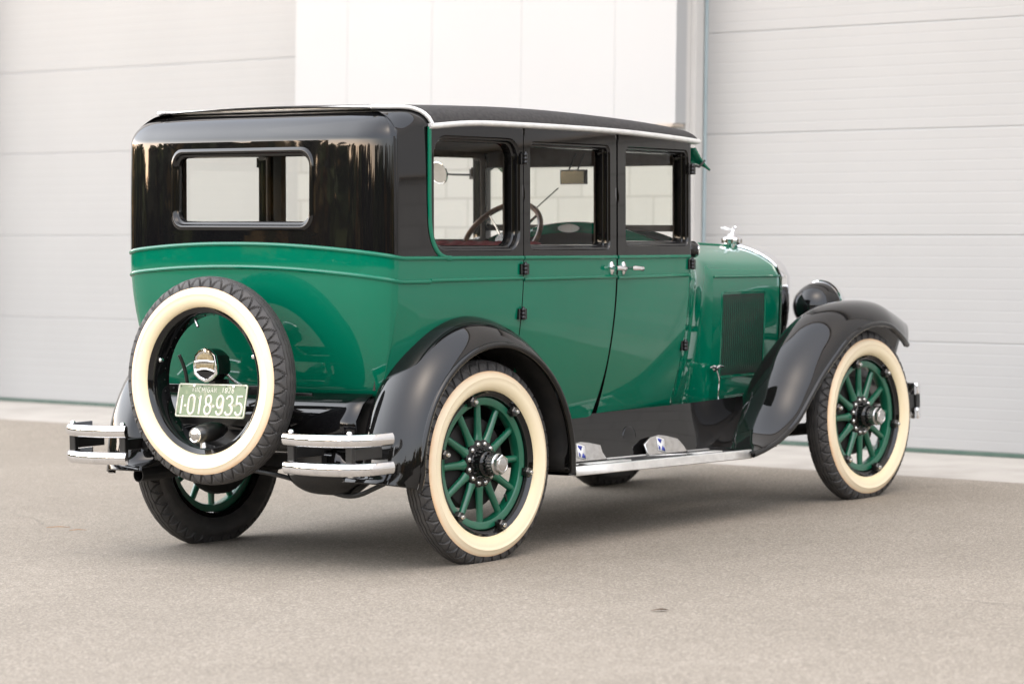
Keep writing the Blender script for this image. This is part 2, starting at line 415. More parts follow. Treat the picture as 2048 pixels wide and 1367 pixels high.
wall = empty('building_wall', 'white clad garage building wall with painted block piers between its doors', 'building', loc=(XP, 3.6, 0.185))
def wl(b): return b.xf(lambda x, y, z: (x - XP, y - 3.6, z - 0.185))
def pier(y0, y1, seams):
    # upper metal cladding with narrow joint grooves
    b = MB(); zt = 9.4; zb = 2.115
    prof = [(XP, y0)]
    for s_ in sorted(seams):
        prof += [(XP, s_ - 0.004), (XP + 0.0018, s_ - 0.002), (XP + 0.0018, s_ + 0.002), (XP, s_ + 0.004)]
    prof += [(XP, y1)]
    b.grid([[(x, y, z) for z in (zb, zt)] for x, y in prof])
    b.grid([[(x, y, zb) for x in (XP, XP + 0.08)] for y in (y0, y1)])
    for y in (y0, y1): b.grid([[(x, y, z) for z in (zb, zt)] for x in (XP, XP + 0.11)])
    wl(b).build('cladding', WHITEC, wall, sharp=25)
    b = MB(); b.box((XP + 0.034, (y0 + y1) / 2, zb - 0.012), (0.118, y1 - y0 - .002, 0.02)); wl(b).build('ledge_flashing', LEDGE, wall)
    b = MB(); b.box((XP + 0.022 + 0.14, (y0 + y1) / 2, (zb - 0.024 + 0.165) / 2), (0.28, y1 - y0 - 0.024, zb - 0.024 - 0.165)); wl(b).build('block_pier', BLOCK, wall)
    b = MB()
    for y, s in ((y0, 1), (y1, -1)):
        b.box((XP + 0.17, y + s * 0.02, 2.28), (0.118, 0.036, 4.25))
        b.box((XP + 0.20, y - s * 0.018, 2.3), (0.085, 0.036, 4.3))
    wl(b).build('door_jamb', JAMB, wall)
pier(1.941, 5.130, [2.406, 3.151, 3.903, 4.652])
pier(-26.0, -1.835, [-2.58 - 0.75 * k for k in range(30)])
pier(8.76, 26.0, [9.5 + 0.75 * k for k in range(21)])
b = MB()
for y0, y1 in ((-1.834, 1.940), (5.131, 8.759)):
    b.box((XP + 0.12, (y0 + y1) / 2, 6.94), (0.24, y1 - y0, 4.92))
wl(b).build('door_header', WHITEC, wall)
b = MB(); b.box((XP + 4, 0, 9.48), (8.3, 52.4, 0.14)); wl(b).build('roof_edge', JAMB, wall)
b = MB(); b.box((XP + 8.2, 0, 4.7), (0.2, 52, 9.3)); b.box((XP + 4.2, -25.9, 4.7), (7.8, .2, 9.3)); b.box((XP + 4.2, 25.9, 4.7), (7.8, .2, 9.3)); wl(b).build('outer_wall', WHITEC, wall)

# trees across the road, seen in the paintwork
def far_wood():
    b = MB()
    def hgt(a):      # skyline of the wood by bearing: masses and gaps
        return 0.5 + 0.5 * (math.sin(a * 17.0 + .8) * .65 + math.sin(a * 39.0 + 2.1) * .35)
    n = 250
    for k in range(n):
        a = math.radians(80 + 200 * (k + random.random()) / n); d = random.uniform(44, 60)
        cx, cy = d * math.cos(a), d * math.sin(a)
        dg = math.degrees(a)
        gap = 118 < dg < 122.5 or 149 < dg < 154 or 163 < dg < 166 or 172 < dg < 176 or 101 < dg < 105 or 88 < dg < 92
        f = hgt(a); low = k % 3 == 0 or gap
        edge = min(1, abs(math.degrees(a) - 137) / 22)
        h = random.uniform(2.6, 3.4) if low else (6.6 + 1.3 * f - 1.4 * edge * (1 - f)) * random.uniform(.95, 1.05)
        r = h * random.uniform(.4, .6) * (.6 if gap else 1)
        b.cur = 3
        b.tube([(cx, cy, -0.7), (cx + .1, cy, h * .35), (cx - .1, cy + .1, h * .8)], [h * .03, h * .022, h * .006], 6)
        b.cur = 0 if low else random.choice([0, 1, 2, 2])
        cl = [(cx + random.gauss(0, r * .9), cy + random.gauss(0, r * .9), h * random.uniform(.12, .74), r * random.uniform(.36, .5)) for _ in range(9)]
        for i in range(260):
            c = random.choice(cl); v = Vector((random.gauss(0, 1), random.gauss(0, 1), random.gauss(0, 1))).normalized() * c[3] * random.uniform(.5, 1)
            p = Vector(c[:3]) + v; s_ = random.uniform(.45, .95)
            u = Vector((random.gauss(0, 1), random.gauss(0, 1), random.gauss(0, 1))).normalized(); q = u.orthogonal().normalized()
            b.add([p - u * s_, p + q * s_ * .6, p + u * s_, p - q * s_ * .6], [(0, 1, 2, 3)])
    o = b.build('far_wood', [LEAVES, LEAVES_G, LEAVES_O, BARK], sharp=180, merge=0, recalc=False, flat=True)
    tag(o, 'far belt of trees across the road reflected in the paintwork', 'trees', kind='stuff')
far_wood()

# small litter on the asphalt
def car2w(x, y, z=0.0): return Vector(TILT @ np.array([x, y, z]))
p = car2w(-0.833, -2.275)
m = MB()
ol = [(-.032, 0, .004), (-.018, .010, .009), (0, .013, .012), (.02, .008, .008), (.034, -.002, .003), (.016, -.009, .006), (-.01, -.010, .005)]
m.add([(0, 0, .007)] + ol, [(0, i + 1, (i + 1) % 7 + 1) for i in range(7)])
o = m.build('fallen_leaf', LEAFM, solid=0.001); o.location = (p.x, p.y, p.z + 0.001); o.rotation_euler = (0, 0, 2.5)
tag(o, 'small brown dead leaf lying on the asphalt in the foreground', 'leaf')
for k_, (px, py, L_, an, lb) in enumerate(((0.02, 1.80, .11, -.62, 'longer tan pine needle on the asphalt left of the car'), (-0.02, 1.62, .08, -.50, 'shorter reddish pine needle on the asphalt left of the car'))):
    q = car2w(px, py); b = MB()
    b.tube([(-L_ / 2, 0, .003), (0, .004, .006), (L_ / 2, 0, .003)], [.0012, .0016, .0008], 6)
    o = b.build('pine_needle', LEAFN); o.location = (q.x, q.y, q.z); o.rotation_euler = (0, 0, an)
    tag(o, lb, 'pine needle')
def crack(p0, p1, wd, n=60):
    b = MB(); R = []; off = 0
    for k in range(n + 1):
        t = k / n; off += random.gauss(0, .006); off *= .93
        p = car2w(*p0).lerp(car2w(*p1), t); d = (car2w(*p1) - car2w(*p0)).normalized(); nn = Vector((-d.y, d.x, 0))
        c = p + nn * off; ww = wd * random.uniform(.3, 1.2) * math.sin(PI * min(max(t, .03), .97))
        R.append([(c + nn * e * ww + Vector((0, 0, .0015)))[:] for e in (-1, 1)])
    b.grid(R)
    tag(b.build('asphalt_crack', CRACK, merge=0), kind='structure')
crack((-.05, -2.5), (-.1, -3.7), .003)
crack((.42, 2.6), (-.02, 1.75), .0025)

# ------------------------------------------------------------------ the car (car frame: x forward, y left, z up, ground z = 0)
CAR = empty('vintage_sedan', 'green and black vintage sedan with whitewall tyres and a rear spare wheel', 'car', M=TM)

def bt(x, y, z): return (x + 0.03 * (z - 1.25), y, z - 0.0185 * x + 0.02 * y)     # the body sits a touch nose-down on its springs
def bodied(b): return b.xf(bt)
WTAB = splinefn([(-0.45, 0.75), (-.1, 0.75), (0.35, 0.75), (0.7, 0.736), (1.05, 0.708), (1.40, 0.672), (1.70, 0.635), (1.78, 0.624)])
def W(x): return WTAB(x)
def tuck(z, k=1.0): return k * 0.13 * (max(0, 1.235 - z) / 0.70) ** 2
def side_pt(x, z, s=-1, inset=0.0): return (x, s * (W(x) - tuck(z) - inset), z)
ZBELT, ZLOW, ZSILL = 1.245, 1.156, 0.545
ZS = splinefn([(-0.45, 1.758), (-0.25, 1.772), (0.0, 1.792), (0.38, 1.796), (1.05, 1.793), (1.45, 1.783), (1.74, 1.772), (1.80, 1.768)])   # roof gutter height
ZT = splinefn([(-0.55, 1.835), (-0.3, 1.846), (0.1, 1.864), (0.57, 1.867), (1.2, 1.853), (1.59, 1.836), (1.72, 1.826), (1.80, 1.818)])     # roof shoulder height

def rr_loop(x0, x1, z0, z1, r, nc=6, ns=14):
    # rounded rectangle, points in a fixed order so that loops can be bridged
    P = []
    cs = [(x1 - r, z0 + r, -PI / 2), (x1 - r, z1 - r, 0), (x0 + r, z1 - r, PI / 2), (x0 + r, z0 + r, PI)]
    for i, (cx, cz, a0) in enumerate(cs):
        arc = [(cx + r * math.cos(a0 + PI / 2 * k / nc), cz + r * math.sin(a0 + PI / 2 * k / nc)) for k in range(nc + 1)]
        nx, nz, na = cs[(i + 1) % 4]
        q = (nx + r * math.cos(na), nz + r * math.sin(na))
        P += arc
        P += [(lerp(arc[-1][0], q[0], k / ns), lerp(arc[-1][1], q[1], k / ns)) for k in range(1, ns)]
    return P

def window_panel(b, out, hole, r, fn, reveal, nr=5, ztop=None, r_out=0.0):
    """Sheet with a rounded hole: out/hole = (x0,x1,z0,z1); fn(x,z,inset) -> 3D; reveal = [(shrink, depth), ...]."""
    lo = rr_loop(*out, max(r_out, 1e-5)); li = rr_loop(*hole, r)
    if ztop:
        lo = [(x, ztop(x) if z > out[3] - 1e-3 else (lerp(z, z + (ztop(x) - out[3]) * (z - out[2]) / (out[3] - out[2]), 1))) for x, z in lo]
    rows = []
    for k in range(nr + 1):
        t = k / nr
        rows.append([fn(lerp(a[0], c[0], t), lerp(a[1], c[1], t), 0.0) for a, c in zip(lo, li)])
    for sh, dp in reveal:
        l2 = rr_loop(hole[0] + sh, hole[1] - sh, hole[2] + sh, hole[3] - sh, max(r - sh, 0.012))
        rows.append([fn(x, z, dp) for x, z in l2])
    b.grid(rows, cv=True)
REVEAL = [(0.002, 0.004), (0.006, 0.008), (0.011, 0.009), (0.0125, 0.013), (0.013, 0.026), (0.017, 0.030), (0.021, 0.031), (0.0225, 0.036), (0.023, 0.066), (0.024, 0.068)]

def in_arch(x, y, z): return math.hypot(x, z - .40) < .535 and z < .935 and abs(y) > .60 and x > -.38
def in_arch_side(x, y, z): return math.hypot(x, z - .40) < .562 and z < .958
# ---- rear shell plan
PLAN = [(-.555, 0), (-.5535, .2), (-.546, .4), (-.535, .53), (-.521, .63), (-.500, .695), (-.472, .737), (-.440, .7500), (-.25, .75)]
def half_plan():
    fine = spline([(a, b_, 0) for a, b_ in PLAN[:-1]], 8)
    return [(p.x, p.y) for p in fine]
HP = half_plan()
XQ = -0.245
def shell_cols(sg):
    """plan columns (x, y, nx, ny, blend) from the rear centre to the quarter moulding on one side."""
    pts = HP + [(lerp(HP[-1][0], XQ, k / 20), .75) for k in range(1, 21)]
    out = []
    for i, (x, y) in enumerate(pts):
        a = pts[max(i - 1, 0)]; c = pts[min(i + 1, len(pts) - 1)]
        if i == 0: n = (-1, 0)
        else:
            dx, dy = c[0] - a[0], c[1] - a[1]; l = math.hypot(dx, dy); n = (-dy / l, dx / l)
        bl = min(max((x + .46) / .15, 0), 1)           # 0 on the tail, 1 on the flank
        out.append((x, sg * y, n[0], sg * n[1], bl))
    return out
def zbelt(y, x): # the belt climbs towards the middle of the tail
    k = min(max((-0.40 - x) / 0.155, 0), 1)
    return ZBELT + 0.052 * (k * k * (3 - 2 * k) * 0.35 + 0.65 * k * (1 - (abs(y) / .75) ** 2))
def lean(z): return .005 * (max(0, z - 1.30) / .41) ** 2
def shell_pt(col, z, off=0.0):
    x, y, nx, ny, bl = col
    k = lerp(1.45, 1.0, bl)
    d = tuck(z - (zbelt(y, x) - ZBELT) * .5, k) + off + lean(z)
    return (x - nx * d, y - ny * d, z)
RISE_R = 0.125
def roll_pt(col, t, off=0.0):
    """top roll of the shell: t 0..1 from vertical wall to the flat of the roof."""
    x, y, nx, ny, bl = col
    s = bl * bl * (3 - 2 * bl)
    zr = lerp(1.712, ZS(x), s); zt = lerp(1.838, ZT(x), s)
    a = t * PI / 2
    d = lerp(.205, RISE_R, s) * (1 - math.cos(a)) - off * math.cos(a)
    d += lean(1.712) * (1 - s)
    return (x - nx * d, y - ny * d, zr + (zt - zr + off) * math.sin(a))
COLS = shell_cols(-1)[::-1] + shell_cols(1)[1:]
def cut_t(col):  # where the roof cloth begins on the roll
    bl = col[4]
    return interp(col[0], [(-.47, .86), (-.40, .80), (-.34, .72), (-.30, .62), (-.27, .45), (-.255, .25), (-.246, .06)])

def make_shell():
    b = MB()
    # black upper part
    b.cur = 0
    WH = (-0.390, 0.410, 1.356, 1.682); PX = 0.47
    zl = lambda col: [lerp(zbelt(col[1], col[0]), 1.352 - .02, k / 3) for k in range(3)]
    inner = [c for c in COLS if abs(c[1]) <= PX and c[0] < -.45]
    ysl = sorted(c[1] for c in inner)
    y0, y1 = ysl[0], ysl[-1]
    zA = 1.332; zBt = 1.712
    zs = [lerp(zA, zBt, k / 14) for k in range(15)]
    def at_y(y):
        a = abs(y)
        pts = spline([(p_[0], p_[1], 0) for p_ in PLAN[:-1]], 8)
        x = interp(a, [(p_.y, p_.x) for p_ in pts])
        return x
    def fn(y, z, dp):
        return (at_y(y) + dp + lean(z), y, z)
    # strip between belt and window block, for all columns
    b.grid([[shell_pt(c, lerp(zbelt(c[1], c[0]), zA, k / 4)) for k in range(5)] for c in COLS])
    for sgc in (-1, 1):
        cs = [c for c in COLS if c[1] * sgc >= y1 - 1e-6]
        rows = []
        for c in cs:
            zt = roll_pt(c, 0)[2]
            rows.append([shell_pt(c, z) for z in zs])
        b.grid(rows)
        # up to the start of the roll on the flanks
        b.grid([[shell_pt(c, lerp(zBt, max(roll_pt(c, 0)[2], zBt), k / 3)) for k in range(4)] for c in cs])
    # rear window block
    rev = [(-.004, -0.0015), (0.0, -0.004), (0.005, -0.0065), (0.010, -0.0070), (0.014, -0.005), (0.017, 0.000), (0.019, 0.006), (0.022, 0.009), (0.026, 0.0100), (0.029, 0.012), (0.0305, 0.017), (0.0315, 0.026), (0.033, 0.030)]
    def fnw(y, z, dp): return fn(y, z, dp)
    lo = []
    # outer loop: matching the neighbouring column grid
    P = rr_loop(y0, y1, zA, zBt, 1e-5, 6, 14)
    li = rr_loop(WH[0], WH[1], WH[2], WH[3], 0.06, 6, 14)
    rows = []
    for k in range(7):
        t = k / 6
        rows.append([fn(lerp(a[0], c[0], t), lerp(a[1], c[1], t), 0) for a, c in zip(P, li)])
    for sh, dp in rev:
        l2 = rr_loop(WH[0] + sh, WH[1] - sh, WH[2] + sh, WH[3] - sh, max(0.06 - sh * .6, .02), 6, 14)
        rows.append([fn(y, z, dp) for y, z in l2])
    b.grid(rows, cv=True)
    # roll
    b.grid([[roll_pt(c, k / 14 * min(cut_t(c) + .03, 1)) for k in range(15)] for c in COLS])
    # green tub
    b.cur = 1
    b.grid([[shell_pt(c, lerp(zbelt(c[1], c[0]), 0.70, (k / 16))) for k in range(17)] for c in COLS])
    b.grid([[shell_pt(c, 0.70 - .012 * math.sin(k * PI / 6), .03 * (1 - math.cos(k * PI / 6))) for k in range(4)] for c in COLS])
    b.cull(in_arch)
    body = bodied(b).build('body_shell', [BLACK, GREEN], CAR, sharp=40)
    # mouldings
    q = MB()
    for dz in (0.0, -0.093):
        path = []; ups = []
        for c in COLS:
            z = zbelt(c[1], c[0]) + dz
            path.append(shell_pt(c, z, -0.0015)); ups.append((c[2], c[3], 0))
        q.tube(path, 0.0085, 8, flat=.75, up=lambda i: ups[i])
    bodied(q).build('belt_moulding', GREEN, body)
    g = MB()
    lg = rr_loop(WH[0] + .028, WH[1] - .028, WH[2] + .028, WH[3] - .028, .040, 6, 14)
    n = len(lg)
    A = [fn(y, z, .022) for y, z in lg]
    def fill(A):  # fan grid by bridging to a centre line
        rows = [[(-.524, a[1], a[2]) for a in A]]
        cy_ = sum(a[1] for a in A) / n; cz_ = sum(a[2] for a in A) / n
        for t in (.3, .6, .9, .999):
            rows.append([(-.524, lerp(a[1], 0, t), lerp(a[2], cz_, t)) for a in A])
        return rows
    g.grid(fill(A), cv=True)
    bodied(g).build('rear_window_glass', GLASS, body)
    return body
BODY = make_shell()

# ---- roof cloth
def make_roof():
    b = MB()
    half = shell_cols(1)
    xs = [lerp(XQ, 1.735, k / 30) for k in range(1, 31)]
    colsL = half + [(x, W(x), 0, 1, 1.0) for x in xs]
    def edge_t(c):
        return cut_t(c) if c[0] <= XQ + .005 else 0.06
    rows = []
    OFF = 0.004
    for c in colsL:
        t0 = edge_t(c)
        lft = [roll_pt(c, lerp(t0, 1, k / 10), OFF) for k in range(11)]
        e = lft[-1]
        wd = max(e[1], 0)
        mid = []
        nm = 14
        for k in range(1, nm):
            u = k / nm; y = e[1] * (1 - 2 * u)
            mid.append((e[0], y, e[2] + 0.016 * min(1, wd / .62) ** 2 * (1 - (1 - 2 * u) ** 2)))
        rgt = [(p_[0], -p_[1], p_[2]) for p_ in lft[::-1]]
        rows.append(lft + mid + rgt)
    # front: roll down over the windscreen header
    last = rows[-1]
    for k in range(1, 9):
        a = k / 8 * PI / 2
        rows.append([(p_[0] + 0.068 * math.sin(a), p_[1] * (1 - .045 * (1 - math.cos(a)) * 1.0), lerp(p_[2], ZS(1.74) - .004, (1 - math.cos(a)))) for p_ in last])
    b.grid(rows)
    roof = bodied(b).build('roof_cover', FABRIC, CAR, sharp=60)
    # bright edge strip along the gutters and round the back of the cloth
    q = MB()
    for sg in (-1, 1):
        path = []
        xs2 = [lerp(XQ - .012, 1.755, k / 40) for k in range(41)]
        prof = []
        for x in xs2:
            y = sg * (W(x) + .004); z = ZS(x) - .002
            pts = [(x, y - sg * .004, z + .012), (x, y + sg * .006, z + .011), (x, y + sg * .012, z + .004), (x, y + sg * .012, z - .004), (x, y + sg * .006, z - .010), (x, y - sg * .004, z - .012)]
            prof.append(pts)
        # sweep round the front corner
        x, y, z = 1.755, sg * W(1.755), ZS(1.755)
        for k in range(1, 7):
            a = k / 6 * PI / 2
            px, py = 1.755 + .055 * math.sin(a), sg * (W(1.755) - .055 * (1 - math.cos(a)))
            nx, ny = math.sin(a), sg * math.cos(a)
            prof.append([(px + nx * o_, py + ny * o_, z - .002 + h_) for o_, h_ in ((0, .012), (.010, .011), (.016, .004), (.016, -.004), (.010, -.010), (0, -.012))])
        q.grid(prof, cv=True)
        q.add(prof[0], [tuple(range(6))])
    fy = W(1.755) - .055
    q.tube([(1.812, -fy, ZS(1.755) - .002), (1.816, 0, ZS(1.755) + .02), (1.812, fy, ZS(1.755) - .002)], .012, 8)
    path = [Vector(roll_pt(c, cut_t(c), OFF + .007)) for c in COLS]
    q.tube(path, .009, 10)
    bodied(q).build('roof_edge_strip', ALU, roof, sharp=50)
    return roof
ROOF = make_roof()

# ---- sides: quarter panel and doors
XA, XB, XC = 0.348, 1.053, 1.700
GAP = 0.0055
def side_panel(s, name, x0, x1, hole, parent, low_x0=None, front_curve=False):
    fn = lambda x, z, dp: side_pt(x, z, s, dp)
    b = MB(); b.cur = 0
    zt = lambda x: ZS(x) - .008
    window_panel(b, (x0, x1, ZBELT, 1.78), hole, 0.030 if hole[0] > .3 else 0.075, fn, REVEAL, ztop=zt)
    # turned edges at the shut lines
    for xe in (x0, x1):
        b.grid([[side_pt(xe, lerp(ZBELT, zt(xe), k / 6), s, d) for d in (0, .03)] for k in range(7)])
    b.cur = 1
    nz, nx = 22, 14
    zb = ZSILL
    rows = []
    for k in range(nz + 1):
        z = lerp(ZBELT, zb, k / nz)
        cut = 0.0
        if front_curve: cut = 0.028 * (max(0, .80 - z) / .25) ** 1.6
        rows.append([side_pt(lerp(x0, x1 - cut, j / nx), z, s) for j in range(nx + 1)])
    b.grid(rows)
    b.cur = 0
    for j in (0, nx):
        b.grid([[r_[j], (r_[j][0], r_[j][1] - s * .03, r_[j][2])] for r_ in rows])
    b.grid([[p_, (p_[0], p_[1] - s * .03, p_[2] + .002)] for p_ in rows[-1]])
    b.cull(in_arch_side)
    ob = bodied(b).build(name, [BLACK, GREEN], parent, sharp=38)
    q = MB()
    for z in (ZBELT, ZLOW):
        if name == 'quarter_panel' and False: continue
        xa = x0
        q.tube([side_pt(lerp(xa + .001, x1 - .001, k / 16), lerp(z, z + (.005 if z < 1.2 else 0) * 1, k / 16), s, -.0015) for k in range(17)], .0085, 8, flat=.75, up=(0, s, 0))
    bodied(q).build('belt_moulding', GREEN, ob)
    g = MB()
    sh = 0.0235
    lg = rr_loop(hole[0] + sh - .004, hole[1] - sh + .004, hole[2] + sh - .004, hole[3] - sh + .004, .02)
    g.grid([[fn(lerp(x, sum(hole[:2]) / 2, t), lerp(z, sum(hole[2:]) / 2, t), .048) for x, z in lg] for t in (0, .25, .5, .75, .999)], cv=True)
    bodied(g).build('side_glass', GLASS, ob)
    # inner garnish rail so the frame has a back face seen through the car
    h = MB()
    lo = rr_loop(max(x0, hole[0] - .05), min(x1, hole[1] + .05), ZBELT - .02, 1.775, .001); li = rr_loop(hole[0] + .024, hole[1] - .024, hole[2] + .024, hole[3] - .024, .02)
    h.grid([[fn(x, z, .045) for x, z in lo], [fn(x, z, .072) for x, z in lo], [fn(x, z, .075) for x, z in li], [fn(x, z, .066) for x, z in li]], cv=True)
    h.grid([[side_pt(lerp(x0, x1, j / 6), lerp(ZBELT, .60, k / 12), s, .06 - .03 * k / 12) for j in range(7)] for k in range(13)])
    h.cull(lambda x, y, z: math.hypot(x, z - .4) < .60 and z < .97)
    bodied(h).build('inner_trim', TRIM, ob, sharp=40)
    return ob
QH = (-0.224, 0.325, 1.272, 1.738)
RH = (0.394, 0.996, 1.276, 1.730)
FH = (1.124, 1.688, 1.292, 1.728)
def hinge(b, x, z, s):
    w_ = W(x) - tuck(z)
    for k in range(3):
        b.lathe([(0, 0), (.0095, 0), (.0105, .002), (.0105, .0135), (.0095, .0155), (0, .0155)], 14, (x, s * (w_ + .012), z - .0235 + k * .0157), 'z')
    b.lathe([(0, .047), (.006, .047), (.005, .053), (0, .055)], 12, (x, s * (w_ + .012), z - .0235), 'z')
    b.box((x + .012, s * (w_ + .004), z), (.03, .012, .044))
    b.box((x - .012, s * (w_ + .004), z), (.03, .012, .044))
def handle(b, x, z, s, reach, length):
    w_ = W(x) - tuck(z)
    # escutcheon, stem and lever
    n = 28
    rows = []
    for sc, h in ((1, -.002), (1, .004), (.9, .008), (.45, .011), (.30, .012)):
        rows.append([(x + .015 * sc * math.cos(2 * PI * k / n), s * (w_ + h), z + .030 * sc * math.sin(2 * PI * k / n)) for k in range(n)])
    b.grid(rows, cv=True)
    y0 = w_ + .008; y1 = w_ + reach
    b.tube([(x, s * y0, z), (x, s * (y0 + .012), z), (x, s * (y1 - .01), z)], [.009, .0065, .0065], 12)
    lv = [(x - .012, s * y1, z), (x + .004, s * y1, z), (x + length * .5, s * (y1 + .002), z - .001), (x + length * .9, s * (y1 - .002), z - .003), (x + length, s * (y1 - .004), z - .003)]
    b.tube(lv, [.008, .0115, .0095, .0120, .006], 14, flat=.75, up=(0, s, 0))
for s in (-1, 1):
    side_panel(s, 'quarter_panel', XQ, XA - GAP / 2, QH, CAR)
    rd = side_panel(s, 'rear_door', XA + GAP / 2, XB - .0075, RH, CAR, front_curve=True)
    fd = side_panel(s, 'front_door', XB + .0055, XC, FH, CAR)
    for z in (1.655, 1.198, 1.012):
        b = MB(); hinge(b, XA - .002 + (.03 if z > 1.5 else 0) * 0, z, s); bodied(b).build('hinge', BLACK if s < 0 else BLACK, rd, sharp=40)
    for z in (1.640, 1.209, 0.838):
        b = MB(); hinge(b, XC + .008, z, s); bodied(b).build('hinge', BLACK, fd, sharp=40)
    b = MB(); handle(b, XB - .052, 1.198, s, .040, .062); bodied(b).build('door_handle', CHROME, rd, sharp=45)
    b = MB(); handle(b, XB + .046, 1.197, s, .062, .072); bodied(b).build('door_handle', CHROME, fd, sharp=45)
    # green moulding that curls round the quarter window
    b = MB()
    pth = spline([(-.252, 1.768, 0), (-.252, 1.60, 0), (-.252, 1.45, 0), (-.246, 1.36, 0), (-.228, 1.305, 0), (-.192, 1.263, 0), (-.150, 1.247, 0), (-.12, 1.245, 0)], 8)
    b.tube([side_pt(p_.x, p_.y, s, -.002) for p_ in pth], .0105, 8, flat=.6, up=(0, s, 0))
    bodied(b).build('quarter_moulding', GREEN, CAR)
    # posts behind the shut lines
    for xp, ww in ((XA, .05), (XB, .062)):
        b = MB()
        b.grid([[(xp + dx, s * (W(xp) - dy), z) for dx, dy in ((-ww / 2, .02), (ww / 2, .02), (ww / 2, .09), (-ww / 2, .09))] for z in (1.20, 1.78)], cv=True)
        b.grid([[(xp + dx, s * (W(xp) - tuck(z) - .03), z) for dx in (-.06, .06)] for z in (.54, .7, .9, 1.1, 1.25)])
        bodied(b).build('door_post', SATIN, CAR, sharp=40)
    # windscreen pillar
    b = MB()
    rows = []
    for k in range(9):
        z = lerp(1.20, 1.775, k / 8)
        rows.append([(x, s * y, z) for x, y in ((XC - .012, W(XC) - .003), (XC + .01, W(XC) - .004), (XC + .028, W(XC) - .012), (XC + .042, W(XC) - .030), (XC + .045, W(XC) - .062), (XC + .02, W(XC) - .075), (XC - .012, W(XC) - .075))])
    b.grid(rows, cv=True)
    bodied(b).build('windscreen_pillar', BLACK, CAR, sharp=60)

